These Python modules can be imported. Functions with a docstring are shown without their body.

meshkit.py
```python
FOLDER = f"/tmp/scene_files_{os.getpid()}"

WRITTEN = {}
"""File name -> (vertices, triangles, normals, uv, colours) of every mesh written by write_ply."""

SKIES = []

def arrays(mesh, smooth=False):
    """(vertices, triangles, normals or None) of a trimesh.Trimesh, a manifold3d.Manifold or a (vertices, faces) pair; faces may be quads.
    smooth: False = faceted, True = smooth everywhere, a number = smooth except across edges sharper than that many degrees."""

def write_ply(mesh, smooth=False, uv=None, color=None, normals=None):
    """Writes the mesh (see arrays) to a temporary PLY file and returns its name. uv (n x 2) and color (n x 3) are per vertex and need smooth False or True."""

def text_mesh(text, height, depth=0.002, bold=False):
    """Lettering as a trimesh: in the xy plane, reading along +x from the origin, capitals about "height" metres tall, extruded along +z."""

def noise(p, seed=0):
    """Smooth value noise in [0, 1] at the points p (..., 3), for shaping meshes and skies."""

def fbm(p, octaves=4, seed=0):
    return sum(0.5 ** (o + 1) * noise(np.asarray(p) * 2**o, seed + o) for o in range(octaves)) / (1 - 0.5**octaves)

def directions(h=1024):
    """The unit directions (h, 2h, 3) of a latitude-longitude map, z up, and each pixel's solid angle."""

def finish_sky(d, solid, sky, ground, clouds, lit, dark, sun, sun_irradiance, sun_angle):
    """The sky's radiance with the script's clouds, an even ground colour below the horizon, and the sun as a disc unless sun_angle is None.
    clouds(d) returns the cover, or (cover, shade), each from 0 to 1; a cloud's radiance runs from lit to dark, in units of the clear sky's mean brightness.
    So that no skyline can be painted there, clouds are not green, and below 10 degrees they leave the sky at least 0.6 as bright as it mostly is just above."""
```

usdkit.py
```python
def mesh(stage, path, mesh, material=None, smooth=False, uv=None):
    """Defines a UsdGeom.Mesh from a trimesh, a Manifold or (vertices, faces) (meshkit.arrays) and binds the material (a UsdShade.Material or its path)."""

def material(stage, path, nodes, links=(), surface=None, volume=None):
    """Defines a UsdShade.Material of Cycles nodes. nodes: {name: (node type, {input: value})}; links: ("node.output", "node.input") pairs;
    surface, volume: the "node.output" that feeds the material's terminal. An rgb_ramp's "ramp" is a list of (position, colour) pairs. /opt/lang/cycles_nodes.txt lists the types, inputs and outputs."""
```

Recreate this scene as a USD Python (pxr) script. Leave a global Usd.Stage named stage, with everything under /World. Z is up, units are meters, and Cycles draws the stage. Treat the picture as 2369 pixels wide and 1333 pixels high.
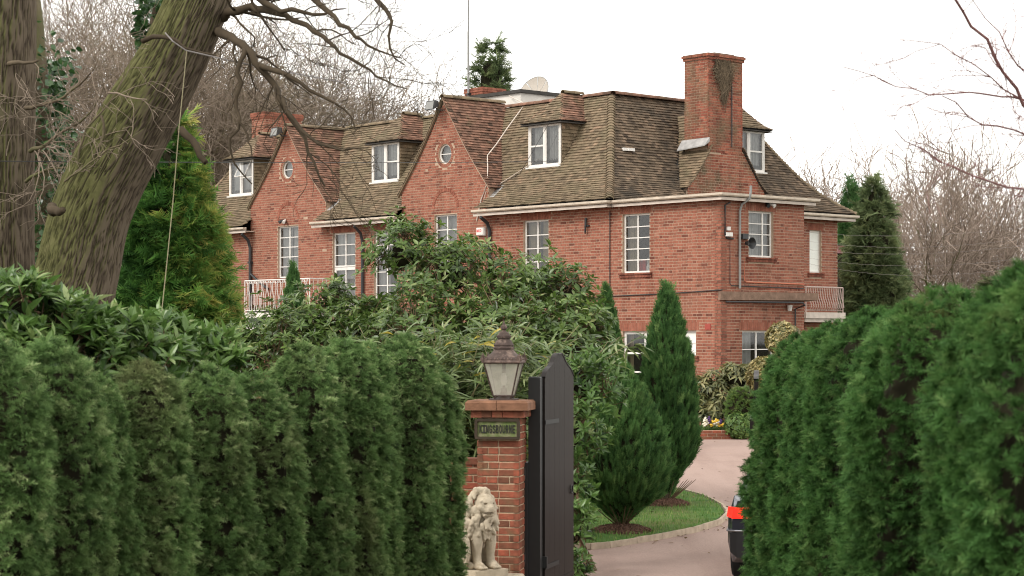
import math, numpy as np, trimesh, manifold3d as m3, usdkit, meshkit
from shapely.geometry import Polygon, Point, box as sbox
from shapely.ops import unary_union
from pxr import Usd, UsdGeom, UsdLux, UsdShade, Gf, Sdf, Vt

stage = Usd.Stage.CreateInMemory()
UsdGeom.SetStageUpAxis(stage, 'Z'); UsdGeom.SetStageMetersPerUnit(stage, 1.0)
UsdGeom.Xform.Define(stage, '/World'); UsdGeom.Scope.Define(stage, '/World/Looks')
EYE = 2.9
# ------------------------------------------------------------------ camera, sky, sun, exposure
cam = UsdGeom.Camera.Define(stage, '/World/camera')
cam.CreateFocalLengthAttr(71.42); cam.CreateHorizontalApertureAttr(36.0); cam.CreateVerticalApertureAttr(20.25)
cam.CreateVerticalApertureOffsetAttr(1.831)
cam.CreateFStopAttr(5.0); cam.CreateFocusDistanceAttr(42.0)
cam.CreateClippingRangeAttr(Gf.Vec2f(0.5, 5000))
cam.AddTranslateOp().Set(Gf.Vec3d(0, 0, EYE)); cam.AddRotateXYZOp().Set(Gf.Vec3f(90, 0, 0))
cam.CreateExposureAttr(0.62)
SUN = np.array([-0.62, -0.42, 0.66]); SUN = SUN / np.linalg.norm(SUN)
dome = UsdLux.DomeLight.Define(stage, '/World/sky')
usdkit.material(stage, '/World/Looks/sky', {
    "sky": ("sky_texture", {"sky_type": "single_scattering", "sun_disc": False, "sun_elevation": float(math.asin(SUN[2])), "sun_rotation": float(math.atan2(SUN[0], SUN[1])), "aerosol_density": 3.0}),
    "tc": ("texture_coordinate", {}),
    "n": ("noise_texture", {"scale": 2.2, "detail": 4.0, "roughness": 0.55}),
    "r": ("rgb_ramp", {"ramp": [(0.3, (11.4, 11.2, 10.7)), (0.7, (14.2, 13.9, 13.3))]}),
    "mix": ("mix", {"fac": 0.93}),
    "bg": ("background_shader", {"strength": 0.10})},
    [("tc.generated", "n.vector"), ("n.fac", "r.fac"), ("sky.color", "mix.color1"), ("r.color", "mix.color2"), ("mix.color", "bg.color")], surface="bg.background")
UsdShade.MaterialBindingAPI.Apply(dome.GetPrim()).Bind(UsdShade.Material.Get(stage, '/World/Looks/sky'))
dome.GetPrim().SetCustomDataByKey('kind', 'structure')
sun = UsdLux.DistantLight.Define(stage, '/World/sun')
sun.CreateIntensityAttr(0.4); sun.CreateAngleAttr(18.0); sun.CreateColorAttr(Gf.Vec3f(1.0, 0.955, 0.9)); sun.GetPrim().CreateAttribute('inputs:normalize', Sdf.ValueTypeNames.Bool).Set(True)
_z = SUN; _x = np.cross([0, 0, 1.0], _z); _x /= np.linalg.norm(_x); _y = np.cross(_z, _x)
sun.AddTransformOp().Set(Gf.Matrix4d(*_x, 0, *_y, 0, *_z, 0, 0, 0, 0, 1))

# ------------------------------------------------------------------ helpers
_used = {}
def numbered(parent, name):
    k = (parent, name); n = _used.get(k, 0); _used[k] = n + 1
    return f"{parent}/{name}" + (f"_{n:03d}" if n else "")
def pathof(p): return str(p.GetPath()) if p is not None else '/World'
def tag(prim, label=None, cat=None, group=None, kind=None):
    prim = prim.GetPrim() if hasattr(prim, 'GetPrim') else prim
    for k, v in (('label', label), ('category', cat), ('group', group), ('kind', kind)):
        if v: prim.SetCustomDataByKey(k, v)
    return prim
def thing(name, label, cat, loc=(0, 0, 0), rotz=0.0, group=None, scale=None, kind=None):
    x = UsdGeom.Xform.Define(stage, numbered('/World', name))
    x.AddTranslateOp().Set(Gf.Vec3d(*map(float, loc)))
    x.AddRotateZOp().Set(float(rotz))
    if scale is not None: x.AddScaleOp().Set(Gf.Vec3f(*map(float, np.broadcast_to(scale, 3))))
    return tag(x.GetPrim(), label, cat, group, kind)
def part(name, parent=None):
    return UsdGeom.Xform.Define(stage, numbered(pathof(parent), name)).GetPrim()
def dup(root, loc, rotz, label, group=None, scale=None):
    was = root.GetCustomData()
    r = thing(root.GetName().rstrip('0123456789').rstrip('_'), label, was['category'], loc, rotz, group or was.get('group'), scale)
    r.GetReferences().AddInternalReference(root.GetPath()); r.SetInstanceable(True)
    return r

class MB:
    """Collects shapes with a per-vertex tone; build() makes them one mesh."""
    def __init__(s): s.v, s.f, s.t, s.n = [], [], [], 0
    def add(s, v, f, tone=0.5):
        v = np.asarray(v, float); f = np.asarray(f, int)
        if f.shape[1] == 4: f = np.vstack([f[:, [0, 1, 2]], f[:, [0, 2, 3]]])
        s.v.append(v); s.f.append(f + s.n); s.n += len(v)
        s.t.append(np.broadcast_to(np.asarray(tone, float), (len(v),)).copy()); return s
    def tm(s, m, tone=0.5):
        if hasattr(m, 'to_mesh'):
            q = m.to_mesh(); return s.add(q.vert_properties[:, :3], q.tri_verts, tone)
        return s.add(m.vertices, m.faces, tone)
    def box(s, lo, hi, tone=0.5):
        lo, hi = np.minimum(lo, hi), np.maximum(lo, hi)
        c = np.array([[x, y, z] for z in (lo[2], hi[2]) for x, y in ((lo[0], lo[1]), (hi[0], lo[1]), (hi[0], hi[1]), (lo[0], hi[1]))])
        return s.add(c, BOXF, tone)
    def tube(s, pts, rad, sides=8, tone=0.5, cap=True):
        p = np.asarray(pts, float); rad = np.broadcast_to(rad, (len(p),))
        t = np.gradient(p, axis=0); t /= np.linalg.norm(t, axis=1, keepdims=True) + 1e-12
        ref = np.array([0, 0, 1.0]) if abs(t[:, 2]).mean() < 0.8 else np.array([1.0, 0, 0])
        a = np.cross(t, ref); a /= np.linalg.norm(a, axis=1, keepdims=True) + 1e-12; b = np.cross(t, a)
        an = np.arange(sides) * 2 * np.pi / sides
        v = p[:, None] + rad[:, None, None] * (np.cos(an)[None, :, None] * a[:, None] + np.sin(an)[None, :, None] * b[:, None])
        i, j = np.meshgrid(np.arange(len(p) - 1), np.arange(sides), indexing='ij')
        q = np.stack([i * sides + j, (i + 1) * sides + j, (i + 1) * sides + (j + 1) % sides, i * sides + (j + 1) % sides], -1).reshape(-1, 4)
        f = np.vstack([q[:, [0, 1, 2]], q[:, [0, 2, 3]]])
        v = v.reshape(-1, 3)
        if cap:
            n = len(v); v = np.vstack([v, p[0], p[-1]]); L = (len(p) - 1) * sides
            k = np.arange(sides); k2 = (k + 1) % sides
            f = np.vstack([f, np.stack([np.full(sides, n), k, k2], 1), np.stack([np.full(sides, n + 1), L + k2, L + k], 1)])
        return s.add(v, f, tone)
    def lathe(s, prof, c=(0, 0, 0), sides=24, tone=0.5):
        prof = np.asarray(prof, float); an = np.arange(sides) * 2 * np.pi / sides
        v = np.stack([prof[:, 0, None] * np.cos(an), prof[:, 0, None] * np.sin(an), np.repeat(prof[:, 1, None], sides, 1)], -1).reshape(-1, 3) + np.asarray(c)
        i, j = np.meshgrid(np.arange(len(prof) - 1), np.arange(sides), indexing='ij')
        return s.add(v, np.stack([i * sides + j, i * sides + (j + 1) % sides, (i + 1) * sides + (j + 1) % sides, (i + 1) * sides + j], -1).reshape(-1, 4), tone)
    def xf(s, fn):
        s.v = [fn(v) for v in s.v]; return s
    def build(s, name, mat, parent=None, smooth=False, label=None, cat=None, group=None, kind=None):
        if not s.v: return None
        v, f, t = np.vstack(s.v), np.vstack(s.f), np.concatenate(s.t)
        path = numbered(pathof(parent), name)
        if smooth is not False and smooth is not True:
            tmx = trimesh.Trimesh(v, f, process=False); m = usdkit.mesh(stage, path, tmx, mat, smooth=smooth)
        else:
            m = usdkit.mesh(stage, path, (v, f), mat, smooth=smooth)
            UsdGeom.PrimvarsAPI(m).CreatePrimvar('tone', Sdf.ValueTypeNames.FloatArray, 'vertex').Set(Vt.FloatArray.FromNumpy(t.astype(np.float32)))
        tag(m.GetPrim(), label, cat, group, kind)
        return m.GetPrim()
BOXF = np.array([[0, 3, 2, 1], [4, 5, 6, 7], [0, 1, 5, 4], [1, 2, 6, 5], [2, 3, 7, 6], [3, 0, 4, 7]])
BOXF_OPEN = BOXF[[1, 2, 3, 4, 5]]

def boxes8(c8, tones, faces=BOXF):
    """(N,8,3) corner sets -> one (v, f, tone)."""
    n = len(c8)
    f = (np.arange(n)[:, None, None] * 8 + faces[None]).reshape(-1, 4)
    return c8.reshape(-1, 3), f, np.repeat(tones, 8)

def scatter(pv, pf, pos, fr, sc, tone=None, ptone=None):
    """Copies of the prototype (pv, pf): pos (N,3), fr (N,3,3) with columns x, y, z, sc (N,)."""
    pos = np.asarray(pos); n, k = len(pos), len(pv)
    v = np.einsum('nij,kj->nki', fr * np.asarray(sc).reshape(n, 1, -1), pv) + pos[:, None]
    f = (np.arange(n)[:, None, None] * k + pf[None]).reshape(-1, pf.shape[1])
    t = np.full((n, k), 0.5) if tone is None else np.repeat(np.asarray(tone)[:, None], k, 1)
    if ptone is not None: t = t + ptone[None]
    return v.reshape(-1, 3), f, np.clip(t.reshape(-1), 0, 1)
def frames(axis, rng, up=None, twist=0.6):
    """Frames whose y column is the axis; z column near up (or random)."""
    y = axis / (np.linalg.norm(axis, axis=1, keepdims=True) + 1e-9)
    r = rng.normal(size=y.shape) * twist + (np.array([0, 0, 1.0]) if up is None else up)
    x = np.cross(y, r); x /= np.linalg.norm(x, axis=1, keepdims=True) + 1e-9
    return np.stack([x, y, np.cross(x, y)], -1)
def unit(v): return v / (np.linalg.norm(v, axis=-1, keepdims=True) + 1e-12)
def gz(y): return float(np.clip((y - 20) / 27, 0, 1) * 0.57)
def at(px, py, Y): return np.array([(px - 1184.5) / 4700 * Y, Y, EYE + (787 - py) / 4700 * Y])

# ------------------------------------------------------------------ materials
def M(name, nodes, links, surface): return usdkit.material(stage, '/World/Looks/' + name, nodes, links, surface=surface)
def tone_mat(name, ramp, rough=0.8, nscale=6.0, namt=0.35, bump=0.0, bscale=60.0, spec=0.3, patch=None, metallic=0.0, trans=0.0, stretch=None, coord='obj', streak=None):
    """Colour from the tone primvar through a ramp, broken up by noise; patch=(colour, scale, lo, hi) lays a second colour over it in blotches."""
    n = {"a": ("attribute", {"attribute": "tone"}), "g": ("geometry", {}), "tc": ("texture_coordinate", {}), "r": ("rgb_ramp", {"ramp": ramp}),
         "mp": ("mapping", {"mapping_type": "point", "scale": stretch or (1, 1, 1)}),
         "n": ("noise_texture", {"scale": nscale, "detail": 5.0, "roughness": 0.6}),
         "nr": ("map_range", {"from_min": 0.25, "from_max": 0.75, "to_min": 1 - namt, "to_max": 1 + namt}),
         "mx": ("mix", {"mix_type": "multiply", "fac": 1.0}), "p": ("principled_bsdf", {"roughness": rough, "specular_ior_level": spec, "metallic": metallic})}
    src = "g.position" if coord == 'world' else "tc.object"
    l = [(src, "mp.vector"), ("mp.vector", "n.vector"), ("a.fac", "r.fac"), ("n.fac", "nr.value"), ("r.color", "mx.color1"), ("nr.result", "mx.color2")]
    col = "mx.color"
    if patch:
        n["pn"] = ("noise_texture", {"scale": patch[1], "detail": 6.0, "roughness": 0.62}); n["pr"] = ("map_range", {"from_min": patch[2], "from_max": patch[3], "clamp": True})
        n["pm"] = ("mix", {"color2": patch[0]})
        l += [("mp.vector", "pn.vector"), ("pn.fac", "pr.value"), ("pr.result", "pm.fac"), (col, "pm.color1")]; col = "pm.color"
    if streak:
        n["sp"] = ("mapping", {"mapping_type": "point", "scale": streak[1]}); n["sn"] = ("noise_texture", {"scale": 1.0, "detail": 5.0, "roughness": 0.6}); n["sr"] = ("map_range", {"from_min": streak[2], "from_max": streak[3], "to_max": streak[4], "clamp": True}); n["sm"] = ("mix", {"mix_type": "multiply", "color2": streak[0]})
        l += [(src, "sp.vector"), ("sp.vector", "sn.vector"), ("sn.fac", "sr.value"), ("sr.result", "sm.fac"), (col, "sm.color1")]; col = "sm.color"
    l.append((col, "p.base_color"))
    if bump:
        n["bn"] = ("noise_texture", {"scale": bscale, "detail": 4.0, "roughness": 0.65}); n["b"] = ("bump", {"strength": bump, "distance": 0.02})
        l += [("mp.vector", "bn.vector"), ("bn.fac", "b.height"), ("b.normal", "p.normal")]
    out = "p.BSDF"
    if trans:
        n["t"] = ("translucent_bsdf", {}); n["mc"] = ("mix_closure", {"fac": trans}); l += [(col, "t.color"), ("p.BSDF", "mc.closure1"), ("t.BSDF", "mc.closure2")]; out = "mc.closure"
    return M(name, n, l, out)
def plain(name, col, rough=0.6, spec=0.4, metallic=0.0, var=0.15, scale=20.0, bump=0.0):
    d = tuple(c * (1 - var) for c in col); u = tuple(min(1, c * (1 + var)) for c in col)
    return tone_mat(name, [(0, col), (1, col)], rough, scale, var, bump, scale * 4, spec, metallic=metallic)

m_brick = tone_mat('house_brick', [(0, (0.145, 0.052, 0.036)), (0.15, (0.205, 0.072, 0.048)), (0.5, (0.262, 0.096, 0.062)), (0.85, (0.298, 0.118, 0.078)), (1, (0.31, 0.145, 0.10))], 0.88, 9.0, 0.25, 0.35, 90.0, 0.2, patch=((0.25, 0.115, 0.075), 0.55, 0.52, 0.80), streak=((0.62, 0.58, 0.54), (2.2, 2.2, 0.28), .48, .72, 0.8))
m_mortar = plain('house_mortar', (0.38, 0.275, 0.20), 0.95, 0.1, var=0.22, scale=5.0, bump=0.3)
m_chim = tone_mat('chimney_brick', [(0, (0.15, 0.045, 0.030)), (0.5, (0.27, 0.085, 0.055)), (1, (0.34, 0.13, 0.08))], 0.9, 6.0, 0.35, 0.4, 80.0, 0.2, patch=((0.115, 0.095, 0.055), 1.0, 0.46, 0.68), streak=((0.5, 0.5, 0.46), (2.5, 2.5, 0.35), .5, .7, 0.8))
m_tile = tone_mat('clay_tile', [(0, (0.095, 0.070, 0.045)), (0.35, (0.160, 0.120, 0.078)), (0.7, (0.200, 0.148, 0.096)), (1, (0.245, 0.160, 0.106))], 0.9, 5.0, 0.4, 0.5, 70.0, 0.2, patch=((0.150, 0.125, 0.075), 1.6, 0.46, 0.74))
m_tile_red = tone_mat('clay_tile_red', [(0, (0.065, 0.042, 0.030)), (0.5, (0.165, 0.092, 0.064)), (1, (0.27, 0.145, 0.10))], 0.9, 5.0, 0.4, 0.5, 70.0, 0.2, patch=((0.12, 0.095, 0.052), 1.6, 0.54, 0.78))
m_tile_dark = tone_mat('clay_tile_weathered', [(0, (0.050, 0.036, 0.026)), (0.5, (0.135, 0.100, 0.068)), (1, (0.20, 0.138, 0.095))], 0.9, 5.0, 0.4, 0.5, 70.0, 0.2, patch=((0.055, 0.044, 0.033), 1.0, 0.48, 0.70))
m_felt = plain('roof_felt', (0.06, 0.055, 0.05), 0.95, 0.1, var=0.3, scale=3.0)
m_white = plain('white_paint', (0.64, 0.61, 0.57), 0.5, 0.4, var=0.10, scale=7.0)
m_fascia = plain('weathered_fascia', (0.52, 0.45, 0.39), 0.6, 0.3, var=0.22, scale=4.0)
m_gutter = plain('stone_gutter', (0.47, 0.40, 0.32), 0.6, 0.3, var=0.25, scale=5.0)
m_lead = plain('lead', (0.30, 0.29, 0.28), 0.5, 0.5, var=0.3, scale=6.0)
m_blackmetal = plain('black_metal', (0.018, 0.019, 0.020), 0.45, 0.5, var=0.2)
m_grey = plain('grey_conduit', (0.22, 0.22, 0.21), 0.5, 0.4)
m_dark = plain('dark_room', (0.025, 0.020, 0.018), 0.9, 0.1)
m_net = tone_mat('net_curtain', [(0, (0.30, 0.29, 0.28)), (1, (0.66, 0.65, 0.63))], 0.95, 9, 0.1, trans=0.3)
m_beige = tone_mat('beige_curtain', [(0, (0.16, 0.12, 0.07)), (1, (0.36, 0.29, 0.18))], 0.95, 9, 0.1, trans=0.15)
m_red = plain('red_cloth', (0.38, 0.02, 0.02), 0.8)
m_stone = plain('lichened_concrete', (0.19, 0.125, 0.092), 0.95, 0.1, var=0.4, scale=8.0, bump=0.4)
m_render = plain('white_render', (0.62, 0.58, 0.53), 0.85, 0.2, var=0.15, scale=3.0, bump=0.1)
M('pane_glass', {"t": ("transparent_bsdf", {"color": (0.93, 0.95, 0.95)}), "g": ("glossy_bsdf", {"roughness": 0.03, "color": (1, 1, 1)}), "f": ("fresnel", {"IOR": 1.65}), "m": ("mix_closure", {})},
  [("f.fac", "m.fac"), ("t.BSDF", "m.closure1"), ("g.BSDF", "m.closure2")], "m.closure")
m_glass = UsdShade.Material.Get(stage, '/World/Looks/pane_glass')
# ------------------------------------------------------------------ ground, drive, lawn
rng = np.random.default_rng(7)
def sheet(poly, lift, name, mat, label, cat=None, step=None, kind='structure', parent=None):
    """A horizontal sheet that follows the ground's gentle rise, cut to the polygon."""
    ys = [-60, 0, 20, 26, 32, 40, 47, 60, 100, 400, 1500]
    mb = MB()
    for a, b in zip(ys[:-1], ys[1:]):
        p = poly.intersection(sbox(-2000, a, 2000, b))
        for g in getattr(p, 'geoms', [p]):
            if g.is_empty or g.geom_type != 'Polygon': continue
            v, f = trimesh.creation.triangulate_polygon(g, engine='earcut')
            z = np.array([gz(y) for y in v[:, 1]]) + lift
            mb.add(np.column_stack([v, z]), f)
    return mb.build(name, mat, parent, label=label, kind=kind)
m_soil = tone_mat('soil', [(0, (0.045, 0.033, 0.022)), (1, (0.045, 0.033, 0.022))], 0.95, 1.5, 0.5, 0.5, 20.0, 0.1, patch=((0.05, 0.065, 0.02), 0.4, 0.45, 0.6), coord='world')
m_drive = tone_mat('drive_gravel', [(0, (0.31, 0.225, 0.192)), (1, (0.31, 0.225, 0.192))], 0.93, 45.0, 0.22, 0.35, 140.0, 0.15, patch=((0.235, 0.165, 0.14), 0.45, 0.48, 0.78), coord='world', streak=((0.72, 0.68, 0.66), (1.4, 0.16, 1.0), .50, .70, 0.5))
m_lawn = tone_mat('lawn_turf', [(0, (0.060, 0.125, 0.030)), (1, (0.060, 0.125, 0.030))], 0.95, 4.0, 0.4, 0.5, 60.0, 0.1, patch=((0.115, 0.125, 0.045), 1.3, 0.44, 0.64), coord='world')
m_grass = tone_mat('grass_blade', [(0, (0.065, 0.145, 0.028)), (0.6, (0.115, 0.225, 0.046)), (1, (0.22, 0.27, 0.085))], 0.7, 1.5, 0.3, trans=0.3, coord='world')
m_kerb = plain('concrete_edging', (0.36, 0.29, 0.22), 0.9, 0.1, var=0.25, scale=9.0, bump=0.3)
sheet(sbox(-1200, -60, 1200, 1500), 0.0, 'ground', m_soil, 'dark soil and rough grass under the hedges and trees')
lawn = Polygon([(1.15, 26.7), (1.86, 27.6), (2.54, 28.55), (3.02, 29.6), (3.26, 30.7), (3.30, 31.7), (3.18, 33.2), (2.87, 34.5), (2.2, 35.8), (1.0, 36.9), (-0.6, 37.2), (-2.2, 36.2), (-2.6, 33.5), (-2.0, 30.0), (-0.8, 27.6), (0.2, 26.6)]).buffer(-0.5).buffer(0.5, quad_segs=10)
drive = Polygon([(0.25, 14), (2.75, 14), (2.75, 22.4), (6.5, 26), (8.5, 36), (8.2, 47), (6.2, 48.3), (4.0, 47.6), (0.5, 51), (-8, 60), (-14, 66), (-16, 60), (-8, 45), (-4.5, 36), (-3.6, 30), (-1.5, 25), (0.25, 22.5)])
sheet(drive.difference(lawn), 0.006, 'driveway', m_drive, 'pinkish tarmac and gravel driveway curving round the lawn')
sheet(lawn.buffer(-0.05), 0.07, 'lawn', m_lawn, 'small green lawn island beside the drive, with two conical shrubs')
# kerb: edging stones one by one round the lawn
kb = thing('lawn_edging', 'pale concrete edging strip round the curved lawn', 'kerb')
ring = lawn.exterior; n = int(ring.length / 0.62)
for i in range(n):
    s0, s1 = ring.length * i / n, ring.length * (i + 1) / n - 0.006
    q = [np.array(ring.interpolate(s0 + (s1 - s0) * k / 2).coords[0]) for k in range(3)]
    c8 = MB()
    for a, b in zip(q[:-1], q[1:]):
        d = (b - a) / np.linalg.norm(b - a); nn = np.array([-d[1], d[0]])
        za, zb = gz(a[1]), gz(b[1]); h = 0.088 + rng.normal() * 0.004
        P = lambda p, k, z: [*(p + nn * k), z]
        c8.add(np.array([P(a, -.028, za - .05), P(b, -.028, zb - .05), P(b, .028, zb - .05), P(a, .028, za - .05), P(a, -.02, za + h), P(b, -.02, zb + h), P(b, .02, zb + h), P(a, .02, za + h)]), BOXF, rng.random())
    c8.build('edging_stone', m_kerb, kb)
# grass blades
def blade(h, w):
    v = np.array([[-w, 0, 0], [w, 0, 0], [w * .8, .15 * h, .55 * h], [-w * .8, .15 * h, .55 * h], [0, .45 * h, h]])
    return v, np.array([[0, 1, 2], [0, 2, 3], [3, 2, 4]])
bv, bf = blade(1.0, 0.09)
pts = []
lb = lawn.buffer(-0.04)
while len(pts) < 15000:
    q = np.column_stack([rng.uniform(-2.7, 3.4, 6000), rng.uniform(26, 37.3, 6000)])
    import shapely
    pts += list(q[shapely.contains_xy(lb, q[:, 0], q[:, 1])])
pts = np.array(pts[:15000]); n = len(pts)
a = rng.uniform(0, 6.28, n)
fr = np.zeros((n, 3, 3)); fr[:, 0, 0] = np.cos(a); fr[:, 1, 0] = np.sin(a); fr[:, 0, 1] = -np.sin(a); fr[:, 1, 1] = np.cos(a); fr[:, 2, 2] = 1
gm = MB(); gm.add(*scatter(bv, bf, np.column_stack([pts, [gz(y) + .068 for y in pts[:, 1]]]), fr, rng.uniform(.03, .065, n), tone=rng.random(n)))
gm.build('grass', m_grass, label='short green grass blades of the lawn island', cat='grass', kind='stuff')

# fallen leaves and twigs on the drive and under the kerb
lr_ = np.random.default_rng(77); m_litter = tone_mat('fallen_leaf', [(0, (0.06, 0.035, 0.02)), (.6, (0.17, 0.10, 0.05)), (1, (0.26, 0.19, 0.09))], .9, 9, .3)
mb = MB()
for i in range(330):
    if i < 270:
        q = np.array(lawn.exterior.interpolate(lr_.random() * lawn.exterior.length).coords[0]); c0 = np.array([.3, 32.0]); q = q + unit(q - c0) * abs(lr_.normal()) * .22 + lr_.normal(0, .03, 2); z = gz(q[1]) + .010
        if lawn.contains(Point(*q)): z += .075
    else: q = np.array([lr_.uniform(.6, 6.0), lr_.uniform(24, 47)]); z = gz(q[1]) + (.10 if lawn.contains(Point(*q)) else .010)
    a_ = lr_.uniform(0, 6.28); L, W = lr_.uniform(.02, .05), lr_.uniform(.01, .02); u = np.array([math.cos(a_), math.sin(a_), lr_.normal() * .15]); s = np.array([-u[1], u[0], lr_.normal() * .3]); c = np.array([*q, z + .006])
    mb.add(np.array([c - u * L, c + s * W, c + u * L + [0, 0, .008], c - s * W]), np.array([[0, 1, 2, 3]]), lr_.random())
mb.build('leaf_litter', m_litter, None, label='brown fallen leaves scattered along the kerb and the drive', cat='leaves', kind='stuff')
# ------------------------------------------------------------------ the brick house
HX, HY, HROT = 5.226, 50.8, -48.67
GZ = 0.57
m_blind = plain('white_blind_board', (0.74, 0.75, 0.70), .7, .2, var=.05)
house = thing('brick_house', 'large red brick house with two gables, tiled roof, dormers and tall chimney', 'house', (HX, HY, 0), HROT)
hth = math.radians(HROT)
def hworld(p):
    p = np.asarray(p, float); c, s = math.cos(hth), math.sin(hth)
    return np.stack([HX + c * p[..., 0] - s * p[..., 1], HY + s * p[..., 0] + c * p[..., 1], p[..., 2]], -1)
class Fr:
    """A wall's own frame: u along the wall (rightwards seen from outside), w inward, z up."""
    def __init__(s, o, u, w): s.o, s.u, s.w = np.array(o, float), np.array(u, float), np.array(w, float)
    def p(s, u, w, z):
        u, w, z = np.broadcast_arrays(np.asarray(u, float), np.asarray(w, float), np.asarray(z, float))
        xy = s.o + u[..., None] * s.u + w[..., None] * s.w
        return np.concatenate([xy, z[..., None]], -1)
    def off(s, w): return Fr(s.o + w * s.w, s.u, s.w)
FRONT = Fr((0, 0), (1, 0), (0, 1)); RIGHT = Fr((0, 0), (0, 1), (-1, 0)); RIGHT_MAIN = Fr((-4, 0), (0, 1), (-1, 0))
def fbox(F, mb, u0, u1, w0, w1, z0, z1, tone=0.5):
    c = np.array([F.p(u, w, z) for z in (z0, z1) for u, w in ((u0, w0), (u1, w0), (u1, w1), (u0, w1))]); return mb.add(c, BOXF, tone)
BR = 0.075
BRICKS, TILES = [], []          # (corners (8,3), tone) in house coordinates
def fbricks(F, rects, d=0.005, w=0.0, store=None, tones=None):
    """rects: (N,4) u0,u1,z0,z1 -> bricks standing d proud of the joints."""
    r = np.asarray(rects, float)
    if not len(r): return
    j = rng.normal(0, 0.0015, len(r)); wf = w - d + j
    u0, u1, z0, z1 = r.T
    c = np.stack([F.p(u0, wf, z0), F.p(u1, wf, z0), F.p(u1, w + .02, z0), F.p(u0, w + .02, z0), F.p(u0, wf, z1), F.p(u1, wf, z1), F.p(u1, w + .02, z1), F.p(u0, w + .02, z1)], 1)
    t = np.clip(rng.beta(3.2, 2.6, len(r)) - (rng.random(len(r)) < 0.13) * 0.4, 0, 1) if tones is None else tones
    (BRICKS if store is None else store).append((c, t))
def brick_rects(poly, holes, z0, z1, jt=0.0145, phase=0.0, row=BR):
    """Flemish bond clipped to a (u,z) polygon less the holes (u0,u1,z0,z1)."""
    out = []; k = 0; z = z0
    while z < z1 - 0.02:
        zt = min(z + row - jt, z1); zm = (z + zt) / 2
        ln = poly.intersection(sbox(-100, zm - .004, 100, zm + .004))
        iv = [(g.bounds[0], g.bounds[2]) for g in getattr(ln, 'geoms', [ln]) if not g.is_empty]
        for h in holes:
            if h[2] - .004 < zm < h[3] + .004:
                nv = []
                for a, b in iv:
                    if h[1] <= a or h[0] >= b: nv.append((a, b))
                    else:
                        if h[0] > a: nv.append((a, h[0]))
                        if h[1] < b: nv.append((h[1], b))
                iv = nv
        for a, b in iv:
            u = a - ((a + phase + (0.16875 if k % 2 else 0)) % 0.3375); hdr = False
            while u < b:
                L = 0.098 if hdr else 0.2105
                s, e = max(u, a), min(u + L, b)
                if e - s > 0.03: out.append((s, e, z, zt))
                u += L + jt; hdr = not hdr
        z += row; k += 1
    return out
def soldiers(F, u0, u1, z0, h=0.215):
    n = max(2, int(round((u1 - u0) / 0.075))); e = np.linspace(u0, u1, n + 1)
    fbricks(F, [(a + .004, b - .004, z0 + .006, z0 + h) for a, b in zip(e[:-1], e[1:])], tones=np.clip(rng.beta(3, 3, n) + .05, 0, 1))
def ring_bricks(F, cu, cz, r0, r1, n, a0=0.0, a1=2 * math.pi):
    e = np.linspace(a0, a1, n + 1); cs = []
    for a, b in zip(e[:-1], e[1:]):
        a, b = a + .02 * (b - a) + .006 / r1, b - .006 / r1
        q = []
        for w in (0.02, -0.005):
            for (rr, an) in ((r0, a), (r1, a), (r1, b), (r0, b)): q.append(F.p(cu + rr * math.cos(an), w, cz + rr * math.sin(an)))
        cs.append(q)
    BRICKS.append((np.array(cs), np.clip(rng.beta(3, 3, n), 0, 1)))
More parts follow.
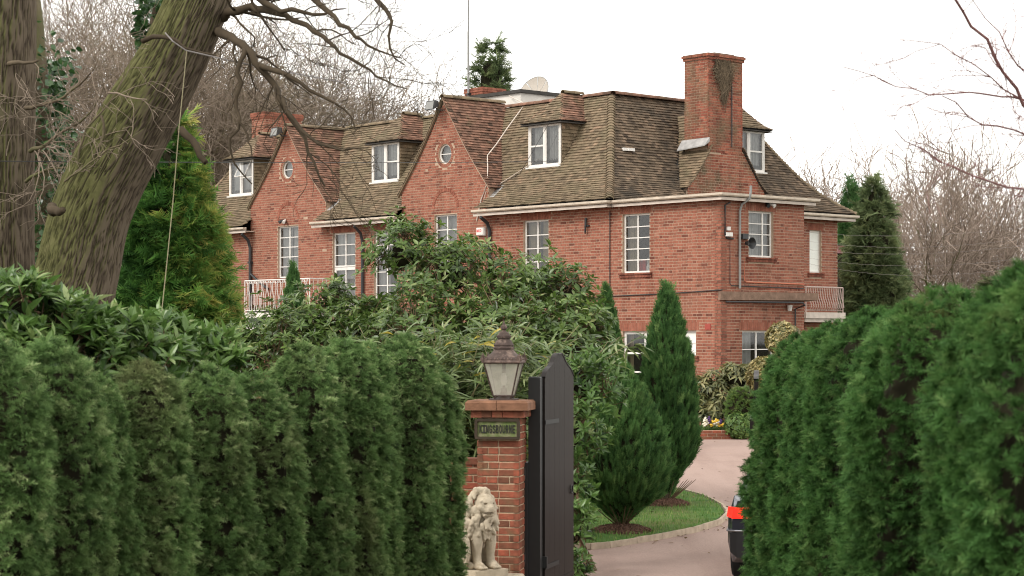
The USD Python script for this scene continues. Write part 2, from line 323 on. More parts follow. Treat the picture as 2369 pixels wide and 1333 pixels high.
def wall(name, F, poly, openings, circles=(), thick=0.22, zbase=GZ):
    """Mortar backing with real openings; bricks are laid on it."""
    cut = unary_union([sbox(o[0], o[2], o[1], o[3]) for o in openings] + [Point(c[0], c[1]).buffer(c[2], 16) for c in circles]) if openings or circles else Polygon()
    g = poly.difference(cut)
    mb = MB()
    for q in getattr(g, 'geoms', [g]):
        m = trimesh.creation.extrude_polygon(q, thick, engine='earcut')
        v = m.vertices; mb.add(F.p(v[:, 0], v[:, 2], v[:, 1]), m.faces)
    mb.build(name, m_mortar, house)
    holes = []
    for o in openings:
        L = o[4] if len(o) > 4 else 'soldier'
        holes.append((o[0] - .01, o[1] + .01, o[2] - .075 * 2, o[3] + .01))
        if L == 'soldier':
            holes.append((o[0] - .12, o[1] + .12, o[3] - .001, o[3] + .228)); soldiers(F, o[0] - .11, o[1] + .11, o[3])
    for c in circles: pass
    rr = brick_rects(poly, holes, zbase + .005, poly.bounds[3])
    keep = []
    for r in rr:
        um, zm = (r[0] + r[1]) / 2, (r[2] + r[3]) / 2; ok = True
        for c in circles:
            if math.hypot(um - c[0], zm - c[1]) < c[2] + .15: ok = False
        if ok: keep.append(r)
    fbricks(F, keep)
    for c in circles: ring_bricks(F, c[0], c[1], c[2] + .012, c[2] + .115, 34)
def curtain_mesh(F, mb, u0, u1, w, z0, z1, fold=0.05, amp=0.022, lo=0.0):
    n = max(12, int((u1 - u0) / 0.012)); u = np.linspace(u0, u1, n)
    ph = np.cumsum(rng.uniform(.6, 1.4, n)); s = np.sin(ph * (u[1] - u[0]) / fold * 6.28)
    rows = np.linspace(z0, z1, 3)
    v = np.vstack([F.p(u, w + amp * s * (1.15 - .15 * k), np.full(n, z)) for k, z in enumerate(rows)])
    i, j = np.meshgrid(np.arange(2), np.arange(n - 1), indexing='ij')
    mb.add(v, np.stack([i * n + j, i * n + j + 1, (i + 1) * n + j + 1, (i + 1) * n + j], -1).reshape(-1, 4), np.tile(np.clip(.62 - .38 * s, 0, 1), 3))
def window(F, u0, u1, z0, z1, cols, rows, w=0.07, bar=0.026, border=0.045, curtains=(('net', 0, 1),), sill='tile', split=None, label=None, open_pane=False, parent=None, depth=1.0, name='window', vent=None):
    """A real window in its opening: frame, glazing bars, one pane per light, curtains, sill, dark room behind."""
    W = part(name, house)
    if label: tag(W, label)
    m = MB(); b = border
    fbox(F, m, u0, u0 + b, w, w + .05, z0, z1); fbox(F, m, u1 - b, u1, w, w + .05, z0, z1)
    fbox(F, m, u0 + b, u1 - b, w, w + .05, z1 - b, z1); fbox(F, m, u0 + b, u1 - b, w - .012, w + .05, z0, z0 + b)
    m.build('frame', m_white, W)
    ue = split or list(np.linspace(u0 + b, u1 - b, cols + 1)); ze = list(np.linspace(z0 + b, z1 - b, rows + 1))
    for k, u in enumerate(ue[1:-1]):
        g = MB(); fbox(F, g, u - bar * .9, u + bar * .9, w + .004, w + .045, z0 + b, z1 - b); g.build('mullion', m_white, W)
    for z in ze[1:-1]:
        g = MB()
        for a, c in zip(ue[:-1], ue[1:]): fbox(F, g, a + bar * .9 * (a != ue[0]), c - bar * .9 * (c != ue[-1]), w + .008, w + .04, z - bar / 2, z + bar / 2)
        g.build('glazing_bar', m_white, W)
    blind = any(k[0] == 'blind' for k in curtains)
    for a, c in zip(ue[:-1], ue[1:]):
        for z, zz in zip(ze[:-1], ze[1:]):
            if blind: g = MB(); fbox(F, g, a, c, w + .02, w + .03, z, zz); g.build('white_panel', m_blind, W); continue
            g = MB(); t = rng.normal(0, .0012)
            v = np.array([F.p(a, w + .024 + t, z), F.p(c, w + .024 - t, z), F.p(c, w + .024 - t, zz), F.p(a, w + .024 + t, zz)])
            g.add(v, np.array([[0, 1, 2, 3]])); g.build('pane', m_glass, W)
    for kind, a, c in curtains:
        if kind == 'blind': continue
        g = MB(); curtain_mesh(F, g, u0 + (u1 - u0) * a, u0 + (u1 - u0) * c, w + .16, z0 - .02, z1 + .02)
        g.build('curtain', {'net': m_net, 'beige': m_beige, 'blind': m_white}[kind], W, smooth=True)
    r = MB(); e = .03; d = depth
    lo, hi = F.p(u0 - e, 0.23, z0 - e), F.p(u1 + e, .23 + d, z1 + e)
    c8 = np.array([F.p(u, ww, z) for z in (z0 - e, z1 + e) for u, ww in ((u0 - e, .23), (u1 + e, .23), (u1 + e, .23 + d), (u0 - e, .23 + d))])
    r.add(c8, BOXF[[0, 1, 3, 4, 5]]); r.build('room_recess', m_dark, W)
    if sill == 'tile':
        s = MB(); n = max(3, int((u1 - u0 + .2) / .11)); e = np.linspace(u0 - .1, u1 + .1, n + 1)
        for a, c in zip(e[:-1], e[1:]):
            t = rng.random() * .5
            fbox(F, s, a + .003, c - .003, -.075, w + .03, z0 - .048, z0 - .004, t)
            fbox(F, s, a + .003, c - .003, -.045, .0, z0 - .125, z0 - .054, t * .6)
        s.build('sill', m_brick, W)
    elif sill == 'white':
        s = MB(); fbox(F, s, u0 - .05, u1 + .05, -.05, w, z0 - .05, z0 - .002); s.build('sill', m_white, W)
    return W

# walls with openings
XL = -25.8
W1 = (-19.31, -18.18, 4.89, 6.54); W2 = (-16.34, -15.18, 3.4, 6.21); W3 = (-14.24, -13.1, 4.1, 6.21); W4 = (-11.34, -10.32, 4.89, 6.54)
W5 = (-7.43, -6.40, 4.65, 6.21); W6 = (-3.51, -2.51, 4.66, 6.20); G1 = (-3.51, -1.95, 1.0, 3.13); G2 = (-1.35, -0.86, 2.50, 3.14); T0 = (-23.3, -22.65, 5.75, 6.15)
GW = [(-22.6, -20.9, .75, 3.0), (-16.2, -15.0, .75, 2.9), (-11.4, -10.2, 1.3, 2.9), (-7.5, -6.3, 1.3, 2.9)]
C1, C2 = (-18.77, 8.345, .285), (-10.86, 8.30, .285)
def gable_poly(c, hw, zt, zs=7.30):
    e = [(c - hw, GZ), (c + hw, GZ), (c + hw, zs)]
    for k in np.linspace(0, 1, 9)[1:-1]: e.append((c + hw * (1 - k), zs + (zt - zs) * (k - .05 * math.sin(math.pi * k))))
    e.append((c, zt))
    for k in np.linspace(1, 0, 9)[1:-1]: e.append((c - hw * (1 - k), zs + (zt - zs) * (k - .05 * math.sin(math.pi * k))))
    e.append((c - hw, zs)); return Polygon(e)
GA, GB = (-18.77, 2.08, 9.72), (-10.9, 1.98, 9.92)
front_main = unary_union([sbox(XL, GZ, -4.006, 6.42), gable_poly(GA[0], GA[1], GA[2] - .1), gable_poly(GB[0], GB[1], GB[2] - .1)])
wall('front_wall', FRONT, front_main, [W1 + ('none',), W2, W3, W4 + ('none',), W5, T0] + GW, [C1, C2])
wall('side_block_front_wall', FRONT, sbox(-3.994, GZ, 0, 6.42), [W6, G1, G2])
V1 = (1.03, 1.96, 5.01, 6.18); V2 = (0.78, 2.0, 1.75, 3.14); V3 = (8.1, 8.62, 4.87, 6.10)
wall('side_block_right_wall', RIGHT, sbox(0, GZ, 3.16, 6.42), [V1, V2])
wall('right_wall', RIGHT_MAIN, sbox(0.23, GZ, 9.35, 6.42), [V3, (7.9, 9.1, .8, 2.9)])
# plain far walls (away from the road)
mb = MB(); mb.box((XL, 9.13, GZ), (-4.23, 9.35, 6.42)); mb.box((XL, .23, GZ), (XL + .22, 9.12, 6.42)); mb.box((-3.77, 2.94, GZ), (-.23, 3.155, 6.42)); mb.build('rear_wall', m_mortar, house)
mb = MB(); mb.box((XL + .3, .3, 3.3), (-4.3, 9.0, 3.45)); mb.box((-3.7, .3, 3.3), (-.3, 2.9, 3.45)); mb.build('floor', m_dark, house)
# drip course under the flat block's cable line, quoin joint strip
# windows
window(FRONT, *W1, 2, 5, curtains=(('net', .52, 1), ('net', 0, .46)))
window(FRONT, W2[0], W2[1], 5.16, W2[3], 2, 3, curtains=(('net', 0, 1),), sill=None)
window(FRONT, W2[0], W2[1], W2[2], 5.15, 2, 3, curtains=(('net', 0, 1),), sill='white', name='balcony_door', border=.09)
window(FRONT, *W3, 2, 5, curtains=(('net', 0, .45),))
window(FRONT, *W4, 2, 4, curtains=(('net', 0, 1),))
window(FRONT, *W5, 2, 4, curtains=(('beige', 0, .44), ('beige', .55, 1)))
w6 = window(FRONT, *W6, 2, 5, curtains=(('beige', 0, .40),), label='tall white window with a beige curtain and ornaments on its ledge')
g = MB(); fbox(FRONT, g, -3.1, -2.86, .2, .3, 4.7, 5.0); g.build('red_ornament', m_red, w6)
g = MB(); g.lathe([(0.0, 4.68), (.07, 4.68), (.06, 4.8), (.035, 4.9), (.05, 4.98), (.05, 5.03), (0.0, 5.06)], (-2.78, .24, 0), 10); g.build('pale_figurine', m_white, w6)
window(FRONT, *G1, 2, 4, curtains=(('beige', 0, .12),), border=.075, sill='white', bar=.05, name='ground_window')
window(FRONT, *G2, 1, 2, curtains=(('blind', 0, 1),), label='small window with a closed white blind')
window(FRONT, *T0, 1, 1, curtains=(('net', 0, 1),))
for o in GW: window(FRONT, *o, 2, 3, curtains=(('net', 0, .4),))
window(RIGHT, *V1, 2, 4, curtains=(('net', 0, 1),), split=[1.075, 1.63, 1.915])
window(RIGHT, *V2, 2, 3, curtains=(('net', 0, .48),))
window(RIGHT_MAIN, *V3, 1, 1, curtains=(('blind', 0, 1),), label='narrow window closed by a white blind')
window(RIGHT_MAIN, 7.9, 9.1, .8, 2.9, 2, 3, curtains=(('net', 0, .4),))
for c in (C1, C2):
    W = part('round_window', house); g = MB(); n = 28
    an = np.arange(n) * 2 * math.pi / n
    for a, b in zip(an, np.roll(an, -1)):
        q = [FRONT.p(c[0] + r * math.cos(t), w, c[1] + r * math.sin(t)) for w in (.10, .05) for r, t in ((c[2] - .04, a), (c[2] - .002, a), (c[2] - .002, b), (c[2] - .04, b))]
        g.add(np.array(q), BOXF)
    g.build('frame', m_white, W)
    g = MB(); fbox(FRONT, g, c[0] - c[2] + .04, c[0] + c[2] - .04, .06, .09, c[1] - .012, c[1] + .012); g.build('glazing_bar', m_white, W)
    g = MB(); v = np.vstack([FRONT.p(c[0], .08, c[1])[None], FRONT.p(c[0] + (c[2] - .03) * np.cos(an), .08, c[1] + (c[2] - .03) * np.sin(an))])
    g.add(v, np.array([[0, 1 + i, 1 + (i + 1) % n] for i in range(n)])); g.build('pane', m_glass, W)
    g = MB(); curtain_mesh(FRONT, g, c[0] - .3, c[0] + .3, .2, c[1] - .3, c[1] + .3); g.build('curtain', m_net, W, smooth=True)
# blind arches over the two gable windows
for (u0, u1, z0, z1) in (W1, W4):
    cu = (u0 + u1) / 2; hw = .62; ring_bricks(FRONT.off(-.010), cu, z1 + .16, hw - .105, hw, 17, .05, math.pi - .05)
# gutters, fascias and flat roof edge
def eave_run(pts, zt, gut=True):
    """pts: outer polyline (house xy) of the eave; a board, a moulded gutter and the soffit behind it."""
    p = np.array(pts, float)
    d = unit(np.diff(p, axis=0)); nrm = np.stack([d[:, 1], -d[:, 0]], 1)
    off = []
    for i in range(len(p)):
        a = nrm[max(i - 1, 0)]; b = nrm[min(i, len(nrm) - 1)]; m = a + b; off.append(m / (m @ a) if 0 < i < len(p) - 1 else (b if i == 0 else a))
    off = np.array(off)
    prof_f = [(-.06, zt - .175), (-.02, zt - .175), (-.02, zt - .10), (-.06, zt - .10)]
    prof_g = [(-.07, zt - .085), (.03, zt - .085), (.065, zt - .055), (.065, zt + .0), (.045, zt + .0), (-.03, zt - .02), (-.07, zt - .0)]
    for nm, prof, mt in (('fascia', prof_f, m_fascia), ('gutter', prof_g, m_gutter)):
        g = MB(); k = len(prof); v = []
        for i in range(len(p)):
            for o, z in prof: v.append([*(p[i] + off[i] * o), z])
        f = [[i * k + j, i * k + (j + 1) % k, (i + 1) * k + (j + 1) % k, (i + 1) * k + j] for i in range(len(p) - 1) for j in range(k)]
        g.add(np.array(v), np.array(f))
        cap = [[0, j, j + 1] for j in range(1, k - 1)]; g.add(np.array(v[:k]), np.array(cap)); g.add(np.array(v[-k:]), np.array(cap)[:, ::-1])
        g.build(nm, mt, house)
ZE = 6.57
EO = -.40
eave_run([(XL - .4, 9.75), (XL - .4, EO), (-20.62, EO)], ZE); eave_run([(-16.95, EO), (-12.65, EO)], ZE); eave_run([(-9.15, EO), (-3.70, EO), (-3.70, -.2)], ZE)
eave_run([(-3.69, -.24), (.24, -.24), (.24, 3.40), (-3.5, 3.40)], ZE)
eave_run([(-3.6, 3.5), (-3.6, 9.75), (XL - .4, 9.75)], ZE)
mb = MB(); mb.box((-3.9, -.19, 6.425), (.19, 3.35, 6.56)); mb.build('flat_roof', m_felt, house)
mb = MB()
for a, b in ((XL - .35, -20.62), (-16.95, -12.65), (-9.15, -3.72)): mb.box((a, EO + .03, 6.43), (b, -.013, 6.455))
mb.box((-3.99, 3.4, 6.43), (-3.63, 9.7, 6.455)); mb.build('soffit', m_fascia, house)
# ------------------------------------------------------------------ roofs
PROF = np.array([(0.0, 6.60), (.35, 6.84), (.75, 7.17), (1.15, 7.62), (1.55, 8.19), (2.05, 8.96), (2.7, 9.80)])   # inward distance from the eave, height
def arc(prof):
    prof = np.asarray(prof, float); s = np.concatenate([[0], np.cumsum(np.hypot(*np.diff(prof, axis=0).T))]); return prof, s
def pint(prof, s, x): return np.stack([np.interp(x, s, prof[:, 0]), np.interp(x, s, prof[:, 1])], -1)
UNDER = MB()
def tiles(F, prof, lim, skip=None, store=TILES, gauge=.1, tw=.165, tone0=0.0, w0=0.0, lift=.012, both=True):
    """Plain clay tiles laid course by course. F gives u and the inward direction; prof: (inward distance, z); lim(d, z) -> (u0, u1); skip(u, d, z) -> mask."""
    prof, s = arc(prof); n = max(2, int(s[-1] / gauge)); cs, ts = [], []
    for k in range(n):
        sl = k * gauge; (d0, z0), (d1, z1) = pint(prof, s, sl), pint(prof, s, min(sl + gauge * 1.35, s[-1]))
        if np.hypot(d1 - d0, z1 - z0) < .03: continue
        nv = unit(np.array([-(z1 - z0), d1 - d0]))
        dm, zm = pint(prof, s, sl + gauge * .5)
        a, b = lim(dm, zm)
        if b - a < .05: continue
        us = np.arange(math.floor(a / tw) * tw - (tw / 2 if k % 2 else 0), b, tw)
        u0, u1 = np.maximum(us + .0015, a), np.minimum(us + tw - .0015, b); ok = u1 - u0 > .03
        if skip is not None: ok &= ~skip((u0 + u1) / 2, dm, zm)
        u0, u1 = u0[ok], u1[ok]; m = len(u0)
        if not m: continue
        j = rng.normal(0, .0035, m); jl = rng.normal(0, .004, m) - (rng.random(m) < .015) * .02
        th = .022
        def P(u, d, z, o): return F.p(u, w0 + d + nv[0] * o, z + nv[1] * o)
        L = lift + .034 + j
        e0 = (d1 - d0) * jl; ez = (z1 - z0) * jl
        c = np.stack([P(u0, d0 + e0, z0 + ez, L - th), P(u1, d0 + e0, z0 + ez, L - th + rng.normal(0, .002, m)), P(u1, np.full(m, d1), z1, np.full(m, lift - th)), P(u0, np.full(m, d1), z1, np.full(m, lift - th)),
                      P(u0, d0 + e0, z0 + ez, L), P(u1, d0 + e0, z0 + ez, L + rng.normal(0, .002, m)), P(u1, np.full(m, d1), z1, np.full(m, lift)), P(u0, np.full(m, d1), z1, np.full(m, lift))], 1)
        cs.append(c); ts.append(np.clip(rng.beta(2.6, 2.8, m) + tone0 - (rng.random(m) < .06) * .3, 0, 1))
    if cs: store.append((np.concatenate(cs), np.concatenate(ts)))
def under(F, prof, lim, w0=0.0, drop=.0):
    prof, s = arc(prof); v = []; zz = np.linspace(0, s[-1], 14)
    for x in zz:
        d, z = pint(prof, s, x); a, b = lim(d, z); b = max(a + .001, b); v += [F.p(a, w0 + d, z - drop), F.p(b, w0 + d, z - drop)]
    k = np.arange(13) * 2; UNDER.add(np.array(v), np.stack([k, k + 1, k + 3, k + 2], 1))
zmain = lambda d: np.interp(d, PROF[:, 0], PROF[:, 1]); dmain = lambda z: np.interp(z, PROF[:, 1], PROF[:, 0])
ymain = lambda z: EO + dmain(z)
def gab_z(x):
    out = np.full(np.shape(x), -9.0)
    for c, hw, zt in (GA, GB):
        k = 1 - np.abs(x - c) / hw; z = 7.3 + (zt - 7.3) * (k - .05 * np.sin(np.pi * np.clip(k, 0, 1))); out = np.where(k > 0, z, out)
    return out
DORMS = [(-23.40, -21.97), (-15.45, -14.09), (-8.17, -6.82)]
DZ0, DZ1 = 7.76, 8.97
def skip_main(u, d, z):
    y = EO + d
    inner = np.zeros(np.shape(u), bool)
    for c, hw, zt in (GA, GB): inner |= np.abs(u - c) < hw - .12
    m = (gab_z(u) > z + .03) & ((y > -.02) | inner)
    for a, b in DORMS: m |= (u > a - .03) & (u < b + .03) & (y > .83) & (z < DZ1 + .1) & (y < 2.0)
    return m
XR, XLE = -4 - EO - .0, XL - .4       # right eave x = -3.6
TILES_FRONT, TILES_RIGHT, TILES_RED = [], [], []
limf = lambda d, z: (XLE + d, XR - d)
tiles(FRONT, PROF, limf, skip_main, TILES_FRONT, w0=EO); 
def limr(d, z): return (EO + d, 9.75 - d)
R36 = Fr((XR, 0), (0, 1), (-1, 0))
CHG = (4.55, 1.60, 9.3)
def skip_right(u, d, z):
    k = 1 - np.abs(u - CHG[0]) / CHG[1]
    return (k > 0) & (7.12 + (CHG[2] - 7.12) * k > z + .03) | ((u > 5.72) & (u < 7.13) & (d > 1.22) & (z < DZ1 + .1) & (d < 2.45))
tiles(R36, PROF, limr, skip_right, TILES_RIGHT); under(R36, PROF, limr)
# main slope's under-sheet, left out where the gables stand through it
mainsheet = MB(); xs = np.linspace(0, 1, 260)
for (d0, z0), (d1, z1) in zip(PROF[:-1], PROF[1:]):
    for a, b in zip(xs[:-1], xs[1:]):
        q = []
        for d, z, t in ((d0, z0, a), (d0, z0, b), (d1, z1, b), (d1, z1, a)):
            u0, u1 = limf(d, z); q.append((u0 + (u1 - u0) * t, EO + d, z))
        um = np.mean([p[0] for p in q]); zm = (z0 + z1) / 2
        if gab_z(np.array(um)) > zm: continue
        if any(a_ + .02 < um < b_ - .02 and 1.0 < EO + (d0 + d1) / 2 < 1.7 for a_, b_ in DORMS): continue
        mainsheet.add(np.array(q), np.array([[0, 1, 2, 3]]))
UNDER.v += mainsheet.v; UNDER.f += [f + UNDER.n for f in mainsheet.f]; UNDER.t += mainsheet.t; UNDER.n += mainsheet.n
# left and rear slopes and the flat top
under(Fr((XLE, 0), (0, -1), (1, 0)), PROF, lambda d, z: (-(9.75 - d), -(EO + d))); under(Fr((0, 9.75), (-1, 0), (0, -1)), PROF, lambda d, z: (-(XR - d), -(XLE + d)))
for pts in ([(XLE + 2.7, 2.3, 9.80), (XLE + 2.7, 7.05, 9.80), (XR - 2.7, 7.05, 9.80), (XR - 2.7, 2.3, 9.80)],):
    UNDER.add(np.array(pts), np.array([[0, 1, 2, 3]]))
LEFT = Fr((XLE, 0), (0, -1), (1, 0)); tiles(LEFT, PROF, lambda d, z: (-(9.75 - d), -(EO + d)), None, TILES_FRONT)
# gable roofs
for c, hw, zt in (GA, GB):
    k = np.linspace(0, 1, 9); gp = np.column_stack([hw * k, 7.3 + (zt - 7.3) * (k - .05 * np.sin(np.pi * k)) + .03]); gp = np.vstack([[-.10, 7.20], gp])
    for sgn in (1, -1):
        F = Fr((c + sgn * hw, 0), (0, 1) if sgn > 0 else (0, -1), (-sgn, 0))
        lim = (lambda d, z: (-.09, ymain(z) + .02)) if sgn > 0 else (lambda d, z: (-ymain(z) - .02, .09))
        tiles(F, gp, lim, None, TILES_RED if sgn > 0 else TILES_FRONT, tone0=.08); under(F, gp, lim)
    # verge: mortar fillet and under-tile along the raking edge
    for sgn in (1, -1):
        mb = MB(); pp = [(c + sgn * (hw - x), z) for x, z in gp]
        q = []
        for x, z in pp:
            for y, dz in ((-.075, -.045), (.0, -.045), (.0, .012), (-.075, .012)): q.append((x, y, z + dz - .012))
        f = [[i * 4 + j, i * 4 + (j + 1) % 4, (i + 1) * 4 + (j + 1) % 4, (i + 1) * 4 + j] for i in range(len(pp) - 1) for j in range(4)]
        mb.add(np.array(q), np.array(f)); mb.build('verge', m_mortar if sgn > 0 else m_tile, house)
    # cheek below the gable's eaves
    mb = MB()
    for sgn in (1, -1): mb.box((c + sgn * (hw - .22), .23, 6.4), (c + sgn * (hw - .005), .60, 7.28))
    mb.build('gable_cheek', m_brick, house)
def ridge(pts, r=.11, L=.33, mat=None, lift=.02):
    """Half-round ridge tiles laid one by one."""
    p = np.array(pts, float)
    for a, b in zip(p[:-1], p[1:]):
        n = max(1, int(round(np.linalg.norm(b - a) / L))); d = unit(b - a); side = unit(np.cross(d, [0, 0, 1.0])); up = np.cross(side, d)
        for i in range(n):
            s, e = a + (b - a) * i / n + d * .004, a + (b - a) * (i + 1) / n - d * .004
            an = np.linspace(-.1, math.pi + .1, 9); rr = r * (1 + rng.normal() * .03); v = []
            for P0, k in ((s, 1.0), (e, .98)):
                for q in an: v.append(P0 + side * math.cos(q) * rr * k + up * (math.sin(q) * rr * k * .8 + lift + rng.normal() * .0015))
                for q in an[::-1]: v.append(P0 + side * math.cos(q) * (rr - .02) * k + up * (math.sin(q) * (rr - .02) * k * .8 + lift))
            m = 18; f = [[j, (j + 1) % m, m + (j + 1) % m, m + j] for j in range(m)]
            mb = MB(); mb.add(np.array(v), np.array(f), np.clip(rng.beta(2.5, 2.5), 0, 1))
            mb.add(np.array(v[:18]), np.array([[j, j + 1, 16 - j, 17 - j] for j in range(8)])); mb.build('ridge_tile', mat or m_tile, house)
ridge([(XLE + 2.7, 2.3, 9.79), (GA[0] - .1, 2.3, 9.79)]); ridge([(GA[0] + .1, 2.3, 9.79), (GB[0] - .15, 2.3, 9.79)]); ridge([(GB[0] + .15, 2.3, 9.79), (XR - 2.62, 2.3, 9.79), (XR - 2.7, 7.0, 9.79)], mat=m_tile_red)
for c, hw, zt in (GA, GB): ridge([(c, -.09, zt + .01), (c, 2.3, zt + .01)])
def bonnets(corner, din, prof, r=.085):
    """Bonnet tiles stepping up a hip. corner: eave corner (x, y); din: inward direction (x, y) per unit of slope distance."""
    prof, s = arc(prof); n = int(s[-1] / .1) - 1
    for k in range(n):
        d0, z0 = pint(prof, s, k * .1); d1, z1 = pint(prof, s, k * .1 + .15)
        a = np.array([corner[0] + din[0] * d0, corner[1] + din[1] * d0, z0 + .055]); b = np.array([corner[0] + din[0] * d1, corner[1] + din[1] * d1, z1 + .025])
        d = unit(b - a); side = unit(np.cross(d, [0, 0, 1.0])); up = np.cross(side, d); an = np.linspace(.15, math.pi - .15, 7); v = []
        for P0, rr in ((a, r * 1.25), (b, r * .8)):
            for o in (0, .016):
                for q in (an if o == 0 else an[::-1]): v.append(P0 + side * math.cos(q) * (rr - o) * 1.25 + up * (math.sin(q) * (rr - o) - rr * .75))
        m = 14; mb = MB(); t = float(np.clip(rng.beta(2.5, 2.5), 0, 1))
        mb.add(np.array(v), np.array([[j, (j + 1) % m, m + (j + 1) % m, m + j] for j in range(m)]), t)
        mb.add(np.array(v[:14]), np.array([[j, j + 1, 12 - j, 13 - j] for j in range(6)]), t); mb.build('hip_tile', m_tile, house)
bonnets((XR, EO), (-1, 1), PROF); bonnets((XR, 9.75), (-1, -1), PROF); bonnets((XLE, EO), (1, 1), PROF)
# chimney gable on the right slope
gp = np.array([(-.06, 7.06), (.25, 7.32), (.8, 8.05), (1.6, 9.3)])
for sgn in (1, -1):
    F = Fr((-4, CHG[0] + sgn * CHG[1]), (-1, 0) if sgn > 0 else (1, 0), (0, -sgn))
    xin = lambda z: -(XR - dmain(z)) - 4.0
    sk = lambda z: .92 if z > 8.3 else -.07
    lim = (lambda d, z: (sk(z), xin(z) + .03)) if sgn > 0 else (lambda d, z: (-xin(z) - .03, -sk(z)))
    tiles(F, gp, lim, None, TILES_FRONT if sgn < 0 else TILES_RIGHT); under(F, gp, lim)
cg = Polygon([(CHG[0] - 1.57, 6.42), (CHG[0] + 1.57, 6.42), (CHG[0] + 1.57, 7.10), (CHG[0] + 1.30, 7.36), (CHG[0] + .66, 8.20), (CHG[0] - .76, 8.05), (CHG[0] - 1.30, 7.36), (CHG[0] - 1.57, 7.10)])
_b = BRICKS; BRICKS = []
m = trimesh.creation.extrude_polygon(cg, .25, engine='earcut'); mb = MB(); mb.add(RIGHT_MAIN.p(m.vertices[:, 0], m.vertices[:, 2], m.vertices[:, 1]), m.faces)
S = part('chimney', house); tag(S, 'tall weathered chimney stack with corbelled top above its brick gable')
SY0, SY1, SX0, SX1, SZ = 3.79, 5.20, -4.90, -3.99, 10.86
mb.box((SX0 + .012, SY0 + .012, 7.4), (SX1 - .014, SY1 - .012, SZ - .1)); mb.build('core', m_mortar, S)
fbricks(RIGHT_MAIN, brick_rects(cg, [(SY0 - .01, SY1 + .01, 8.115, 9)], 6.43, 8.42))
SF = [(Fr((SX1, SY0), (0, 1), (-1, 0)), SY1 - SY0, 8.125), (Fr((SX0, SY0), (1, 0), (0, 1)), SX1 - SX0, 8.3), (Fr((SX0, SY1), (0, -1), (1, 0)), SY1 - SY0, 8.3), (Fr((SX1, SY1), (-1, 0), (0, -1)), SX1 - SX0, 8.3)]
for k, (F, L, zb) in enumerate(SF): fbricks(F.off(.012), brick_rects(sbox(0, zb, L, SZ - .16), [], zb, SZ - .16, phase=.11 * k), d=.008)
for i, o in enumerate((.03, .065)):
    for F, L, zb in SF:
        z = SZ - .155 + i * .075; e = np.linspace(-o, L + o, int(L / .22) + 2); fbricks(F, [(a + .004, b - .004, z, z + .066) for a, b in zip(e[:-1], e[1:])], d=o)
chim_b = BRICKS; BRICKS = _b
cc, ct = np.concatenate([c for c, t in chim_b]), np.concatenate([t for c, t in chim_b])
mb = MB(); mb.add(*boxes8(cc, ct)); mb.build('brickwork', m_chim, S, kind='stuff')
mb = MB(); mb.box((SX0 - .03, SY0 - .03, SZ - .10), (SX1 + .03, SY1 + .03, SZ + .01)); mb.build('cap', m_stone, S)
mb = MB(); mb.box((SX0 + .1, SY0 + .35, SZ + .012), (SX1 - .1, SY1 - .25, SZ + .06)); mb.build('flaunching', m_stone, S)
mb = MB(); mb.tube([(SX1 + .03, SY0 + .93, z) for z in (8.3, 9.0, 10.1)], .016, 6); mb.build('flue_pipe', m_blackmetal, S)
mb = MB(); mb.add(np.array([(-5.0, SY0 - .20, 8.22), (-3.93, SY0 - .20, 8.30), (-3.93, SY0 + .0, 8.52), (-5.0, SY0 + .0, 8.50), (-5.0, SY0 - .20, 8.19), (-3.93, SY0 - .20, 8.27), (-3.93, SY0 + .0, 8.40), (-5.0, SY0, 8.40)]), BOXF[:, ::-1]); mb.build('lead_flashing', m_lead, S)
# dead creeper hanging down the stack
mb = MB()
for i in range(420):
    y = SY0 + .26 + rng.random() * .62; z1 = SZ - .12 - rng.random() * .25; w = 1 - abs(y - SY0 - .62) / .42
    L = (.25 + 1.5 * max(.05, w) ** 1.5) * rng.uniform(.3, 1)
    n = 5; p = [(SX1 + .02 + rng.random() * .035, y + rng.normal() * .03 * k + (.1 * (k / n) * (SY0 + .62 - y)), z1 - L * k / n) for k in range(n)]
    mb.tube(p, rng.uniform(.004, .009), 3, rng.random(), cap=False)
m_vine = tone_mat('dead_creeper', [(0, (0.06, 0.045, 0.03)), (1, (0.17, 0.125, 0.08))], 0.95, 8, .3)
mb.build('dead_creeper', m_vine, S, kind='stuff')
# the other two stacks
def stack(x0, x1, y0, y1, z0, z1, label):
    S = part('chimney', house); tag(S, label); st = []
    mb = MB(); mb.box((x0, y0, z0), (x1, y1, z1 - .02)); mb.build('core', m_mortar, S)
    for F, L in ((Fr((x1, y0), (0, 1), (-1, 0)), y1 - y0), (Fr((x0, y0), (1, 0), (0, 1)), x1 - x0)):
        fbricks(F, brick_rects(sbox(0, z0, L, z1 - .23), [], z0, z1 - .23), store=st)
        for i, o in enumerate((.03, .05, .05)):
            e = np.linspace(-o, L + o, int(L / .22) + 2); z = z1 - .225 + .075 * i; fbricks(F, [(a + .004, b - .004, z, z + .066) for a, b in zip(e[:-1], e[1:])], d=o, store=st)
    mb = MB(); mb.add(*boxes8(np.concatenate([c for c, t in st]), np.concatenate([t for c, t in st]))); mb.build('brickwork', m_brick, S, kind='stuff')
stack(-25.75, -24.95, 3.35, 4.95, 8.0, 10.98, 'wide brick chimney at the far end of the roof')
stack(-15.4, -14.55, 4.6, 5.5, 9.7, 10.98, 'low brick chimney on the flat roof by the aerial mast')
# flat-roofed tank box
mb = MB(); mb.box((-14.3, 3.5, 9.8), (-11.5, 5.1, 10.42)); B = mb.build('roof_box', m_render, house)
mb = MB(); mb.box((-14.38, 3.42, 10.42), (-11.42, 5.18, 10.52)); mb.build('roof_box_edge', m_felt, house)
